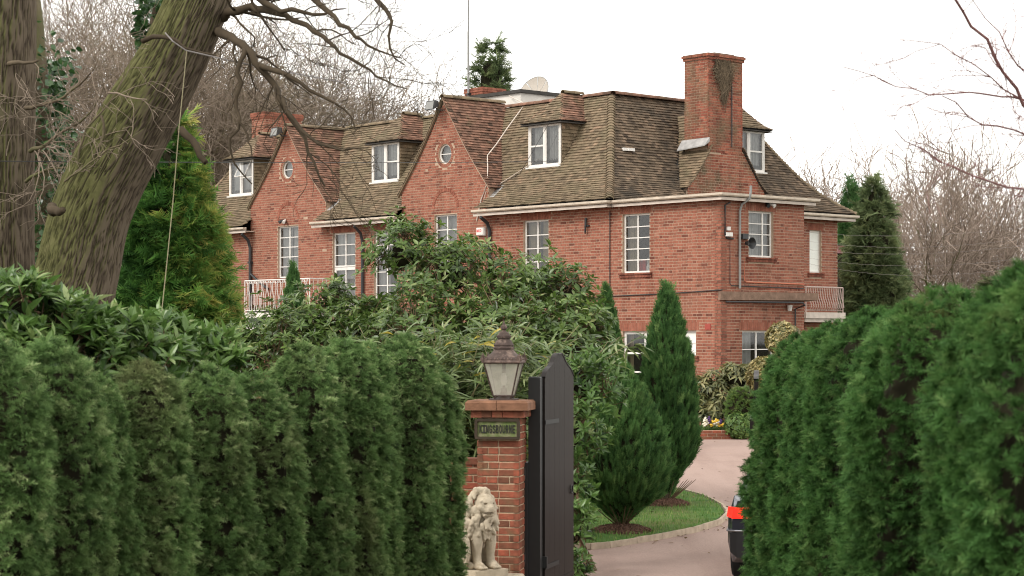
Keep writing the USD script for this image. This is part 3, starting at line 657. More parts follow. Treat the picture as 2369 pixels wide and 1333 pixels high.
# dormers
def dormer(F, u0, u1, wf, win, cols, split, zr=9.88, rbase=None, label=None, redside=True, open_p=False):
    D = part('dormer', house); z0, z1 = DZ0, DZ1
    if label: tag(D, label)
    fr = MB(); b = .06; W0, Wb = wf, wf + .06
    fbox(F, fr, u0, u0 + b, W0, Wb, z0, z1); fbox(F, fr, u1 - b, u1, W0, Wb, z0, z1); fbox(F, fr, u0 + b, u1 - b, W0, Wb, z1 - b, z1); fbox(F, fr, u0 + b, u1 - b, W0 - .03, Wb, z0, z0 + b)
    fbox(F, fr, u0 - .04, u1 + .04, W0 - .075, W0 - .035, z0 - .03, z0 + .012)
    fr.build('frame', m_white, D)
    um = split; g = MB(); fbox(F, g, um - .035, um + .035, W0 + .004, Wb, z0 + b, z1 - b); g.build('mullion', m_white, D)
    for a, c, rows in win:
        ze = np.linspace(z0 + b, z1 - b, rows + 1); g = MB(); s = .035
        fbox(F, g, a, a + s, W0 + .01, Wb, z0 + b, z1 - b); fbox(F, g, c - s, c, W0 + .01, Wb, z0 + b, z1 - b)
        for z in ze: fbox(F, g, a + s, c - s, W0 + .012, Wb - .002, max(z - .022, z0 + b), min(z + .022, z1 - b))
        g.build('sash', m_white, D)
        for k in range(rows):
            g = MB(); t = rng.normal(0, .002); q = [F.p(a + s, W0 + .035 + t, ze[k]), F.p(c - s, W0 + .035 - t, ze[k]), F.p(c - s, W0 + .035 - t, ze[k + 1]), F.p(a + s, W0 + .035 + t, ze[k + 1])]
            if open_p and k == rows - 1 and a > um:
                q = [F.p(a - .03, W0 - .27, ze[k] + .02), F.p(c - .05, W0 - .27, ze[k] + .02), F.p(c - .05, W0 - .0, ze[k + 1] + .0), F.p(a - .03, W0 - .0, ze[k + 1] + .0)]
                fq = MB(); fq.tube(q + [q[0]], .018, 4); fq.build('open_casement', m_white, D)
            g.add(np.array(q), np.array([[0, 1, 2, 3]])); g.build('pane', m_glass, D)
    g = MB(); curtain_mesh(F, g, u0 + .08, u1 - .08, W0 + .16, z0, z1, fold=.07); g.build('curtain', m_net, D, smooth=True)
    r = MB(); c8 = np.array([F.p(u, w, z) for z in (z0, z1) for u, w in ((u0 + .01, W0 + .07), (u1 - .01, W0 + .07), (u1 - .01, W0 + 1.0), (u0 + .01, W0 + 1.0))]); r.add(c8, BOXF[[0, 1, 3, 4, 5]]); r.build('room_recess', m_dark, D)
    # tile-hung cheeks: triangles back to the main slope
    hung = []
    for sgn, uu in ((1, u1), (-1, u0)):
        back = lambda z: dmain(z) - .40 + (0 if F is FRONT else 0)
        q = [F.p(uu, wf + .02, z0 - .02), F.p(uu, wf + .02, z1 + .02), F.p(uu, back(z1), z1 + .02)]
        UNDER.add(np.array(q), np.array([[0, 1, 2]]))
        Fc = Fr(F.o + uu * F.u, F.w if sgn > 0 else -F.w, -sgn * F.u)
        lim = (lambda d, z: (wf + .03, back(z) + .03)) if sgn > 0 else (lambda d, z: (-back(z) - .03, -wf - .03))
        tiles(Fc, np.array([(-.0, z0 + .02), (.001, z1 + .08)]), lim, None, hung, lift=.008)
    mb = MB(); mb.add(*boxes8(np.concatenate([c for c, t in hung]), np.concatenate([t for c, t in hung]))); mb.build('hung_tile', m_tile, D, kind='stuff')
    # hipped, swept roof
    ov, ovf = .19, .17; uc = (u0 + u1) / 2; hw = (u1 - u0) / 2 + ov; ze = z1 + .02
    dp = np.array([(0, ze), (.18, ze + .10), (.42, ze + .36), (hw, zr)]); dm = lambda z: np.interp(z, dp[:, 1], dp[:, 0])
    front, side = [], []
    limF = lambda d, z: (uc - hw + d, uc + hw - d); tiles(F, dp, limF, None, front, w0=wf - ovf, tone0=.0); under(F, dp, limF, w0=wf - ovf)
    for sgn in (1, -1):
        Fs = Fr(F.o + (uc + sgn * hw) * F.u, F.w if sgn > 0 else -F.w, -sgn * F.u)
        wb = lambda z: np.minimum(dmain(z) - .40, 2.35) + .03
        lim = (lambda d, z: (wf - ovf + d, wb(z))) if sgn > 0 else (lambda d, z: (-wb(z), -(wf - ovf + d)))
        tiles(Fs, dp, lim, None, side, tone0=.12); under(Fs, dp, lim)
    for nm, st, mt in (('roof_tile', front, m_tile), ('roof_tile', side, m_tile_red if redside else m_tile)):
        mb = MB(); mb.add(*boxes8(np.concatenate([c for c, t in st]), np.concatenate([t for c, t in st]))); mb.build(nm, mt, D, kind='stuff')
    sf = MB(); fbox(F, sf, uc - hw + .02, uc + hw - .02, wf - ovf + .02, 1.6 if F is FRONT else 1.6, ze - .05, ze - .02); sf.build('soffit', m_felt, D)
    a, bq = F.p(uc, wf - ovf + hw, zr), F.p(uc, 2.3, zr); ridge([a, bq], r=.10)
dormer(FRONT, *DORMS[0], .84, [(-23.34, -22.73, 1), (-22.64, -22.03, 2)], 2, -22.685, label='left dormer with its small casement propped open', open_p=True)
dormer(FRONT, *DORMS[1], .84, [(-15.39, -14.81, 1), (-14.73, -14.15, 2)], 2, -14.77, label='middle dormer between the two brick gables')
dormer(FRONT, *DORMS[2], .84, [(-8.11, -7.53, 2), (-7.46, -6.88, 1)], 2, -7.495, label='right dormer with pale curtains')
RD = Fr((-4, 0), (0, 1), (-1, 0))
dormer(RD, 5.75, 7.1, .85, [(5.81, 6.39, 1), (6.46, 7.04, 2)], 2, 6.425, label='side dormer partly behind the tall chimney', redside=True)
UNDER.build('roof_deck', m_felt, house)
# emit tiles: the 300 nearest one by one, the rest as one part
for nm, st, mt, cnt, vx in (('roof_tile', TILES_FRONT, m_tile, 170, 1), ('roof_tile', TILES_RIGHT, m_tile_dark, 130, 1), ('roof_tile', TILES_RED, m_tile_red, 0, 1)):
    c, t = np.concatenate([a for a, b in st]), np.concatenate([b for a, b in st]); w = hworld(c.mean(1))
    vis = (c.mean(1)[:, 2] < 9.7); score = np.where(vis, w[:, 1], 1e9); order = np.argsort(score)
    for i in order[:cnt]:
        mb = MB(); mb.add(c[i], BOXF, t[i]); mb.build(nm, mt, house)
    r = order[cnt:]; mb = MB(); mb.add(*boxes8(c[r], t[r])); mb.build('roof_tiles', mt, house, kind='stuff')
c, t = np.concatenate([a for a, b in BRICKS]), np.concatenate([b for a, b in BRICKS])
cm = c.mean(1); w = hworld(cm); score = np.where((cm[:, 2] > 2.6) & (cm[:, 2] < 6.35) & (np.linalg.norm(c[:, 1] - c[:, 0], axis=1) > .1), w[:, 1], 1e9); order = np.argsort(score)
for i in order[:300]:
    mb = MB(); mb.add(c[i], BOXF, t[i]); mb.build('brick', m_brick, house)
r = order[300:]; mb = MB(); mb.add(*boxes8(c[r], t[r])); mb.build('brickwork', m_brick, house, kind='stuff')
# flashings where the main slope meets the gables
mb = MB()
for x in (GA[0] + GA[1], GB[0] + GB[1]):
    mb = MB(); q = [(x + .0, .02, 6.95), (x + .20, .02, 6.95), (x + .20, .62, 7.46), (x, .62, 7.46)]
    mb.add(np.array(q + [(a, b, cz - .03) for a, b, cz in q]), BOXF[:, ::-1]); mb.build('lead_flashing', m_lead, house)
# slipped pale scraps on the slopes
mb = MB()
for (x, y, z) in ((XR - 1.47, 1.62, 8.10), (XR - 1.42, 1.75, 8.10)): mb.box((x, y - .12, z - .02), (x + .09, y + .12, z + .06))
mb.build('loose_flashing', m_white, house)
for (x, z) in ((-7.55, 9.05), (-14.6, 9.12)):
    pass
# rainwater and soil pipes, conduit, cables
def pipe(name, pts, r, mat, sides=8):
    mb = MB(); mb.tube(pts, r, sides); return mb.build(name, mat, house, smooth=40)
pipe('downpipe', [(-20.78, -.40, 6.36), (-20.78, -.15, 6.15), (-20.78, -.075, 5.9), (-20.78, -.075, .6)], .052, m_blackmetal)
pipe('downpipe', [(-14.72, -.40, 6.36), (-14.72, -.15, 6.15), (-14.72, -.075, 5.9), (-14.72, -.075, .6)], .045, m_blackmetal)
pipe('downpipe', [(-8.8, -.40, 6.36), (-8.8, -.15, 6.2), (-8.8, -.075, 6.0), (-8.8, -.075, .6)], .052, m_blackmetal)
for xx in (-20.78, -8.8):
    for z in (5.4, 4.4):
        mb = MB(); mb.box((xx - .075, -.13, z), (xx + .075, -.014, z + .07)); mb.build('pipe_bracket', m_blackmetal, house)
pipe('waste_pipe', [(-20.70, -.10, 5.05), (-20.1, -.10, 4.72), (-19.72, -.10, 4.55)], .04, m_blackmetal)
pipe('conduit', [(.07, .62, 4.2), (.07, .62, 6.15), (.10, .66, 6.32), (.30, .72, 6.45), (.33, .74, 6.62), (.33, .74, 6.78)], .032, m_grey)
pipe('cable', [(-3.96, -.03, 2.3), (-3.96, -.03, 4.02), (-3.9, -.03, 4.06), (-2.0, -.03, 4.09), (-.02, -.03, 4.15), (.03, .02, 4.15)], .013, m_blackmetal, 5)
pipe('cable', [(.03, .30, 6.0), (.03, .30, 4.32), (.03, .36, 4.27), (.03, 3.12, 4.24)], .012, m_blackmetal, 5)
pipe('cable', [(.03, .30, 6.35), (.03, .12, 6.28), (.03, .12, 5.55), (.03, .2, 5.45), (.03, .42, 5.45)], .022, m_blackmetal, 5)
m_pink = plain('orange_pipe', (0.50, 0.16, 0.09), 0.6)
pipe('gas_pipe', [(.04, .83, 5.0), (.04, .83, 4.40), (.04, .9, 4.37), (.04, 3.12, 4.35)], .016, m_pink, 5)
pipe('soil_stack', [(-3.96, -.03, 4.06), (-3.96, -.03, 6.3)], .012, m_blackmetal, 5)
pipe('cable', [(-6.0, 1.9, 9.2), (-9.0, .4, 7.3), (-9.0, -.03, 7.1), (-9.3, -.03, 6.4)], .008, m_fascia, 4)
pipe('cable', [(-11.9, 3.4, 10.35), (-10.0, 2.35, 9.86), (-9.72, 1.4, 9.05), (-9.62, .9, 8.55), (-9.55, .5, 8.2), (-9.25, .25, 7.8), (-8.95, -.02, 7.35), (-9.2, -.03, 6.9), (-9.4, -.03, 6.3)], .018, m_fascia, 5)
pipe('cable', [(-7.0, .62, 9.0), (-8.2, .55, 7.6), (-8.9, .2, 7.2)], .008, m_blackmetal, 4)
# concrete ledge on the right wall
mb = MB(); c8 = np.array([(-.05, -.05, 3.90), (.03, -.05, 3.90), (.45, 3.20, 3.93), (.002, 3.20, 3.90), (-.05, -.05, 4.12), (.03, -.05, 4.12), (.45, 3.20, 4.12), (.002, 3.20, 4.12)])
mb.add(c8, BOXF); mb.build('concrete_ledge', m_stone, house)
pipe('ledge_pipe', [(.06, .12, 3.86), (.48, 2.55, 3.86), (.50, 2.62, 3.8), (.06, 2.75, 3.7), (.05, 2.75, 2.0)], .022, m_blackmetal, 6)
mb = MB(); mb.box((-.53, -.02, 3.16), (-.34, .0, 3.31)); mb.build('air_brick', plain('terracotta', (0.30, 0.06, 0.045), .9), house)
# balconies
def balcony(F, u0, u1, wout, zs, zt, bellied, label, n, slab_mat, rmat=None):
    B = part('balcony', house); tag(B, label)
    s = MB(); fbox(F, s, u0 - .06, u1 + .06, -wout - .06, -.014, zs - .17, zs); fbox(F, s, u0 - .02, u1 + .02, -wout, -.014, zs - .28, zs - .171); s.build('slab', slab_mat, B)
    def rail(pts, r, nm):
        g = MB(); g.tube(pts, r, 6); g.build(nm, rmat or m_white, B)
    path = [(u0, -.03), (u0, -wout), (u1, -wout), (u1, -.03)]
    for z, r in ((zt, .022), (zs + .06, .016)):
        rail([F.p(u, w, z) for u, w in path[1:3]], r, 'rail')
        rail([F.p(u, w, z) for u, w in path[0:2]], r, 'rail'); rail([F.p(u, w, z) for u, w in path[2:4]], r, 'rail')
    for u, w in path[1:3]: rail([F.p(u, w, zs), F.p(u, w, zt)], .02, 'post')
    us = np.linspace(u0, u1, n + 2)[1:-1]
    for i, u in enumerate(us):
        if bellied: pts = [F.p(u, -wout - b, z) for b, z in ((0, zt), (.01, zt - .1), (.04, zt - .3), (.11, zs + .25), (.13, zs + .15), (.06, zs + .07), (0, zs + .06))]
        else:
            wv = .045 * (1 if i % 2 else -1); pts = [F.p(u + wv * b, -wout, z) for b, z in ((1.0, zt - .02), (-.5, zt - .12), (-.8, zt - .3), (.5, zt - .52), (.6, zs + .25), (0, zs + .06))]
        rail(pts, .011, 'baluster')
    if not bellied:
        for i, u in enumerate(us[:-1]):
            g = MB(); um = (u + us[i + 1]) / 2; a = np.linspace(0, math.pi, 7)
            g.tube([F.p(um + (us[1] - us[0]) / 2 * math.cos(t), -wout, zt - .02 - .07 * math.sin(t)) for t in a], .008, 5); g.build('scroll', m_white, B)
        for w0_ in np.linspace(-.15, -wout + .15, 4):
            for uu in (u0, u1): rail([F.p(uu, w0_, zt), F.p(uu, w0_, zs + .06)], .010, 'baluster')
    else:
        for w0_ in np.linspace(-.1, -wout + .1, 4):
            for uu in (u0, u1): rail([F.p(uu, w0_, zt), F.p(uu, w0_, zs + .06)], .010, 'baluster')
    return B
Bc = balcony(FRONT, -20.0, -16.45, .8, 3.78, 4.80, False, 'front balcony with wavy white iron railings', 26, m_render)
mb = MB()
for i in range(260):
    p = np.array([rng.uniform(-19.9, -16.6), -.66 + rng.normal() * .04, 3.86 + rng.random() * .14]); v = unit(rng.normal(size=3) + [0, 0, .6]) * .07; sd = unit(np.cross(v, rng.normal(size=3))) * .03
    mb.add(np.array([p, p + v * .5 + sd, p + v, p + v * .5 - sd]), np.array([[0, 1, 2, 3]]), rng.random())
m_win = tone_mat('window_box_leaf', [(0, (0.03, 0.045, 0.015)), (.6, (0.07, 0.10, 0.03)), (1, (0.20, 0.16, 0.07))], .7, 3, .2)
mb.build('trough_plants', m_win, Bc, kind='stuff')
mb = MB(); mb.box((-19.95, -.75, 3.785), (-16.5, -.57, 3.87)); mb.build('plant_trough', m_blackmetal, Bc)
balcony(RIGHT_MAIN, 7.4, 9.05, .45, 3.70, 4.43, True, 'side balcony with bellied pinkish white bars', 15, m_fascia, plain('faded_pink_rail', (.44, .34, .30), .6))
# porch below the balcony: two white posts
for x in (-19.8, -16.6):
    mb = MB(); mb.lathe([(.17, .57), (.17, .7), (.12, .75), (.11, 2.0), (.105, 3.3), (.15, 3.38), (.15, 3.5), (0, 3.5)], (x, -.62, 0), 16); mb.build('porch_column', m_white, house, smooth=35)
mb = MB(); mb.box((-20.0, -.75, 3.1), (-16.45, -.62, 3.495)); mb.build('porch_beam', m_white, house)

# ------------------------------------------------------------------ fixtures that could be lifted off
def hthing(name, label, cat, p, group=None, rot=0):
    w = hworld(np.array(p)); return thing(name, label, cat, w, HROT + rot, group)
def flood(p, label, big=True):
    T = hthing('floodlight', label, 'floodlight', p)
    b = MB(); h = m3.Manifold.hull_points(np.array([(x, y, z) for x, z, y in ((-.2, .13, -.16), (.2, .13, -.16), (-.2, -.15, -.22), (.2, -.15, -.22), (-.12, .13, .03), (.12, .13, .03), (-.12, -.02, .05), (.12, -.02, .05))])); b.tm(h); b.build('housing', m_blackmetal, T)
    g = MB(); g.add(np.array([(-.17, -.178, .10), (.17, -.178, .10), (.17, -.222, -.12), (-.17, -.222, -.12)]), np.array([[0, 3, 2, 1]])); g.build('lens', m_grey, T)
    k = MB(); k.tube([(0, .02, -.05), (.0, .10, -.12), (.08, .24, -.12)], .02, 6); k.build('bracket', m_blackmetal, T)
flood((GA[0] - .1, -.26, GA[2] - .18), 'black floodlight under the peak of the left gable'); flood((GB[0] - .1, -.26, GB[2] - .22), 'black floodlight under the peak of the right gable')
def twin(p, label, out):
    T = hthing('spot_lamp', label, 'lamp', p, rot=out)
    b = MB(); b.box((-.05, -.03, -.05), (.05, .0, .05)); b.build('base', m_blackmetal, T)
    for s in (-1, 1):
        h = MB(); h.tube([(s * .03, -.02, 0), (s * .07, -.06, .0)], .015, 6); h.tube([(s * .07, -.05, .03), (s * .10, -.12, -.01), (s * .12, -.17, -.05)], [.03, .045, .055], 10); h.build('lamp_head', m_blackmetal if s < 0 else m_white, T)
twin((-18.86, -.015, 6.70), 'small twin spot lamp over the left gable window', 0); twin((-13.15, -.015, 6.72), 'small twin spot lamp beside the right gable', 0)
twin((.015, 1.70, 6.36), 'twin spot lamp under the eaves of the side wall', 90)
T = hthing('alarm_box', 'white burglar alarm box with red lettering beside the black downpipe', 'alarm', (-9.17, -.014, 5.975))
mb = MB(); mb.tm(m3.Manifold.hull_points(np.array([(x, y, z) for x in (-.17, .17) for z in (-.115, .115) for y in (0, -.07)] + [(x, -.11, z) for x in (-.145, .145) for z in (-.09, .09)]))); mb.build('case', m_white, T)
tmx = meshkit.text_mesh('MCO', .075, .004, bold=True); v = tmx.vertices - tmx.vertices.mean(0); mb = MB(); mb.add(np.column_stack([v[:, 0] * .85 - .02, -.112 - v[:, 2], v[:, 1] + .025]), tmx.faces); mb.build('lettering', plain('alarm_red', (.6, .03, .03), .6), T)
T = hthing('siren', 'black horn loudspeaker on the side wall beside the net-curtained window', 'loudspeaker', (.015, .80, 5.42), rot=90)
mb = MB(); mb.lathe([(.0, 0), (.05, 0), (.06, .06), (.10, .14), (.15, .2), (.14, .2), (.05, .08), (0, .07)], (0, 0, 0), 20); mb.xf(lambda v: np.column_stack([v[:, 0] + .03, -v[:, 2] - .08, v[:, 1] - .08])); mb.build('horn', m_blackmetal, T, smooth=35)
mb = MB(); mb.box((-.13, -.12, .03), (.08, -.0, .16)); mb.build('bracket', m_blackmetal, T); mb = MB(); mb.box((.10, -.07, .02), (.17, 0, .10)); mb.build('junction_box', m_white, T)
T = hthing('meter_boxes', 'three small grey junction boxes on the corner by the conduit', 'junction box', (.015, .22, 5.55), rot=90)
for (a, b, c, d) in ((-.09, -.05, .02, .05), (.03, -.05, .14, .05), (-.04, .1, .06, .19)): mb = MB(); mb.box((a, -.06, b), (c, 0, d)); mb.build('box_case', m_white, T)
T = hthing('wall_light', 'small white outside light low on the side wall', 'lamp', (.015, 2.48, 3.74), rot=90)
mb = MB(); mb.lathe([(0, -.09), (.05, -.09), (.075, .06), (.0, .07)], (0, -.09, 0), 12); mb.build('shade', m_white, T); mb = MB(); mb.box((.03, -.07, -.03), (.11, 0, .07)); mb.build('base', m_white, T)
T = hthing('wall_bracket', 'old iron bracket high on the front wall near the corner', 'bracket', (-4.85, -.014, 5.95))
mb = MB(); mb.tube([(0, -.05, .22), (0, -.06, .0), (-.02, -.06, -.2)], [.035, .03, .02], 8); mb.build('arm', m_blackmetal, T); mb = MB(); mb.box((-.03, -.05, -.01), (.1, 0, .03)); mb.build('plate', m_blackmetal, T)
# aerial mast and satellite dish
T = hthing('aerial_mast', 'thin tall aerial mast rising from the low rear chimney', 'aerial', (-15.15, 4.50, 9.8))
mb = MB(); mb.tube([(0, 0, 0), (0, 0, 3.0)], .035, 8); mb.build('lower_tube', m_grey, T); mb = MB(); mb.tube([(0, 0, 3.0), (0, 0, 8.0)], .024, 8); mb.build('upper_tube', m_grey, T)
for z in (.35, .95): mb = MB(); mb.box((-.06, -.06, z), (.06, .1, z + .06)); mb.build('clamp', m_blackmetal, T)
T = hthing('satellite_dish', 'round panelled satellite dish standing on the flat roof', 'satellite dish', (-13.62, 5.9, 10.80), rot=8)
m_dish = plain('dish_panel_grey', (.40, .36, .31), .6, .3, var=.1); R = .60; k = 1 / (4 * .55)
def dishp(r, a): return np.array([r * math.cos(a), -.0 - (.0) + k * r * r * 1.0 - .18, r * math.sin(a)])
def tilt(v): v = np.asarray(v); t = math.radians(24); y, z = v[..., 1] * 1.0, v[..., 2]; return np.stack([v[..., 0], -y * math.cos(t) + z * math.sin(t) * 1.0, y * math.sin(t) + z * math.cos(t)], -1)
for s in range(8):
    mb = MB(); rr = np.linspace(.02, R, 6); aa = np.linspace(s * math.pi / 4 + .03, (s + 1) * math.pi / 4 - .03, 6); v = np.array([dishp(r, a) for r in rr for a in aa])
    i, j = np.meshgrid(np.arange(5), np.arange(5), indexing='ij'); f = np.stack([i * 6 + j, i * 6 + j + 1, (i + 1) * 6 + j + 1, (i + 1) * 6 + j], -1).reshape(-1, 4)
    mb.add(tilt(v), f); mb.add(tilt(v + [0, .012, 0]), f[:, ::-1]); mb.build('dish_panel', m_dish, T, smooth=True)
    mb = MB(); mb.tube(tilt(np.array([dishp(r, s * math.pi / 4) - [0, .008, 0] for r in rr])), .009, 5); mb.build('rib', m_grey, T)
mb = MB(); mb.tube(tilt(np.array([dishp(R, a) for a in np.linspace(0, 2 * math.pi, 33)])), .015, 6); mb.build('rim', m_grey, T)
mb = MB(); mb.tube(tilt(np.array([dishp(.33, a) - [0, .008, 0] for a in np.linspace(0, 2 * math.pi, 25)])), .008, 5); mb.build('hoop', m_grey, T)
mb = MB(); mb.tube([(0, .1, -.05), (0, .2, -.4), (0, .2, -.86)], .05, 8); mb.build('stand', m_grey, T)
mb = MB(); mb.tube([(-.25, -.35, -.42), (-.05, -.75, -.22), (.12, -.8, -.12)], [.03, .05, .03], 6); mb.build('feed_arm', m_blackmetal, T)
# ------------------------------------------------------------------ gate pillar, lantern, lion, gates
PX, PY, PROT = -.105, 21.15, -10.0
m_pbrick = tone_mat('pillar_brick', [(0, (0.10, 0.045, 0.028)), (0.3, (0.16, 0.066, 0.040)), (0.65, (0.25, 0.080, 0.048)), (0.85, (0.31, 0.085, 0.05)), (1, (0.27, 0.14, 0.085))], 0.85, 14.0, 0.35, 0.5, 110.0, 0.2, patch=((0.17, 0.10, 0.055), 6.0, 0.52, 0.72))
m_pmortar = plain('pillar_mortar', (0.46, 0.35, 0.24), 0.95, 0.1, var=0.35, scale=20, bump=.4)
pil = thing('gate_pillar', 'square red brick gate pillar carrying the lantern and a house name plate', 'pillar', (PX, PY, 0), PROT)
HW = .222; ZT = 2.10
mb = MB(); mb.box((-HW + .012, -HW + .012, 0), (HW - .012, HW - .012, ZT)); mb.build('mortar_core', m_pmortar, pil)
FS = [Fr((-HW, -HW), (1, 0), (0, 1)), Fr((HW, -HW), (0, 1), (-1, 0)), Fr((HW, HW), (-1, 0), (0, -1)), Fr((-HW, HW), (0, -1), (1, 0))]
def brick_at(F, u0, u1, z0, z1, parent, mat, d=.0, dep=.09, name='brick', tone=None):
    j = rng.normal(0, .0012, 6); b = .004
    c = np.array([F.p(u, w, z) for z, zz in ((z0 + j[0] * .5, 0), (z1 + j[1] * .5, 1)) for u, w in ((u0 + j[2], -d + j[4]), (u1 + j[3], -d + j[5]), (u1, dep), (u0, dep))])
    mm = m3.Manifold.hull_points(np.concatenate([F.p(np.array([u0 + b, u1 - b, u1 - b, u0 + b]) + j[2], -d + j[4], np.array([z0 + b, z0 + b, z1 - b, z1 - b])), F.p(np.array([u0, u1, u1, u0]) + j[2], -d + j[4] + b, np.array([z0, z0, z1, z1])), F.p(np.array([u0, u1, u1, u0]) + j[2], dep, np.array([z0, z0, z1, z1]))]))
    m = MB(); m.tm(mm, np.clip(rng.beta(2.6, 2.2), 0, 1) if tone is None else tone); return m.build(name, mat, parent)
z = 0.0; k = 0
while z < ZT - .07:
    for i, F in enumerate(FS):
        seg = [(0, .217), (.227, .444)] if (k + i) % 2 == 0 else [(.0, .102), (.112, .212), (.222, .322), (.332, .444)][:]
        if (k + i) % 2: seg = [(0, .098), (.108, .214), (.224, .336), (.346, .444)] if rng.random() < .5 else [(0, .112), (.122, .226), (.236, .444)]
        for a, b in seg:
            brick_at(F, a + (.0 if a else .0), b, z, z + .062, pil, m_pbrick, d=-.004, dep=.06)
    z += .075; k += 1
# corbel courses and cap stones
for F, L in zip(FS, [.444] * 4):
    e = np.linspace(-.055, L + .055, 6)
    for a, b in zip(e[:-1], e[1:]): brick_at(F, a + .002, b - .003, ZT + .002, ZT + .072, pil, m_pbrick, d=.055, dep=.1, name='corbel_brick')
m_cap = plain('pillar_cap_clay', (0.19, 0.095, 0.056), 0.85, 0.2, var=.35, scale=9, bump=.4)
o = .105
for s0, s1 in ((-1, 0), (0, 1)):
    x0, x1 = (-HW - o, -.003) if s0 < 0 else (.003, HW + o)
    mm = m3.Manifold.hull_points(np.array([(x, y, zz) for x in (x0, x1) for y in (-HW - o, HW + o) for zz in (ZT + .078, ZT + .155)] + [(x0 * .93 if s0 < 0 else x0, y, ZT + .178) for y in (-HW - o + .02, HW + o - .02)] + [(x1 * .93 if s0 == 0 else x1, y, ZT + .178) for y in (-HW - o + .02, HW + o - .02)]))
    mb = MB(); mb.tm(mm); mb.build('cap_stone', m_cap, pil)
# name plate
m_moss = tone_mat('mossy_plate', [(0, (0.115, 0.15, 0.05)), (1, (0.115, 0.15, 0.05))], .9, 30, .5, .4, 120, patch=((0.22, 0.21, 0.12), 14, .42, .62))
m_wood = plain('dark_wood', (0.045, 0.033, 0.022), .8, .2, var=.3, scale=12)
pl = part('name_plate', pil); tag(pl, 'mossy green name plate reading KINGSBOURNE in dark letters')
PZ = 1.985; w2, h2 = .212, .082
F0 = Fr((0, -HW - .03), (1, 0), (0, 1))
mb = MB(); fbox(F0, mb, -w2 - .005, w2 + .005, -.018, .03, PZ - h2, PZ + h2); mb.build('board', m_moss, pl)
for a, b, c, d in ((-w2 - .02, w2 + .02, PZ + h2 - .004, PZ + h2 + .022), (-w2 - .02, w2 + .02, PZ - h2 - .022, PZ - h2 + .004), (-w2 - .024, -w2 + .006, PZ - h2 + .0045, PZ + h2 - .0045), (w2 - .006, w2 + .024, PZ - h2 + .0045, PZ + h2 - .0045)):
    mb = MB(); fbox(F0, mb, a, b, -.036, .0, c, d); mb.build('plate_frame', m_wood, pl)
mb = MB(); word = 'KINGSBOURNE'
for k_, ch in enumerate(word):
    tx = meshkit.text_mesh(ch, .080, .006, bold=True); v = tx.vertices - [(tx.vertices[:, 0].max() + tx.vertices[:, 0].min()) / 2, .040, 0]; sx = min(1.0, .025 / (v[:, 0].max() - v[:, 0].min() + 1e-6)) if ch != 'I' else .8
    mb.add(F0.p((k_ - 5) * .0345 + v[:, 0] * sx, -.0195 - v[:, 2], PZ + v[:, 1]), tx.faces)
mb.build('lettering', plain('letter_black', (0.012, 0.012, 0.010), .6), pl)
# lantern
m_rust = tone_mat('rusty_iron', [(0, (0.070, 0.048, 0.040)), (1, (0.17, 0.118, 0.098))], .75, 22, .4, .4, 90, .3, patch=((0.21, 0.15, 0.12), 11, .52, .7))
m_iron = plain('lantern_iron', (0.055, 0.035, 0.028), .6, .4, var=.3)
m_frost = M('lantern_glass', {"n": ("noise_texture", {"scale": 14, "detail": 4}), "r": ("map_range", {"from_min": .3, "from_max": .75, "to_min": .38, "to_max": .72}), "t": ("transparent_bsdf", {"color": (0.95, .95, .92)}), "p": ("principled_bsdf", {"base_color": (.52, .49, .42), "roughness": .25}), "l": ("translucent_bsdf", {"color": (.6, .58, .5)}), "m0": ("mix_closure", {"fac": .45}), "m": ("mix_closure", {})},
    [("n.fac", "r.value"), ("r.result", "m.fac"), ("p.BSDF", "m0.closure1"), ("l.BSDF", "m0.closure2"), ("t.BSDF", "m.closure1"), ("m0.closure", "m.closure2")], "m.closure")
LZ = ZT + .178
lan = thing('lantern', 'old rusty four-sided glass lantern on top of the brick gate pillar', 'lantern', (PX + .02, PY, LZ), PROT + 2)
mb = MB(); mb.box((-.14, -.14, 0), (.14, .14, .012)); mb.lathe([(.11, .012), (.085, .02), (.05, .035), (0, .035)], sides=16); mb.build('base', m_iron, lan)
zb, zt_, rb, rt_ = .045, .385, .098, .182
cor = [(-1, -1), (1, -1), (1, 1), (-1, 1)]
for (sx, sy) in cor:
    mb = MB(); mb.tube([(sx * rb, sy * rb, zb), (sx * rt_, sy * rt_, zt_)], .0085, 6); mb.build('corner_bar', m_iron, lan)
    mb = MB(); mb.tube([(sx * .08, sy * .08, .012), (sx * .092, sy * .092, .045)], .012, 6); mb.build('foot', m_iron, lan)
    # crown ornament at each corner
    mb = MB(); d = np.array([sx, sy]) / 1.414
    prof = [(-.035, 0), (-.04, .03), (-.022, .035), (-.03, .06), (-.012, .058), (0, .085), (.012, .058), (.03, .06), (.022, .035), (.04, .03), (.035, 0)]
    e = trimesh.creation.extrude_polygon(Polygon(prof), .008, engine='earcut'); vv = e.vertices
    for tdir in (np.array([sx, 0.]), np.array([0., sy])):
        t2 = np.array([-tdir[1], tdir[0]]); P = np.array([sx, sy]) * .188
        q = np.column_stack([P[0] + t2[0] * vv[:, 0] * .8 - tdir[0] * (vv[:, 2] - .004) + tdir[0] * .004, P[1] + t2[1] * vv[:, 0] * .8 - tdir[1] * (vv[:, 2] - .004) + tdir[1] * .004, vv[:, 1] + .405]); mb.add(q, e.faces)
    mb.build('crown_ornament', m_rust, lan)
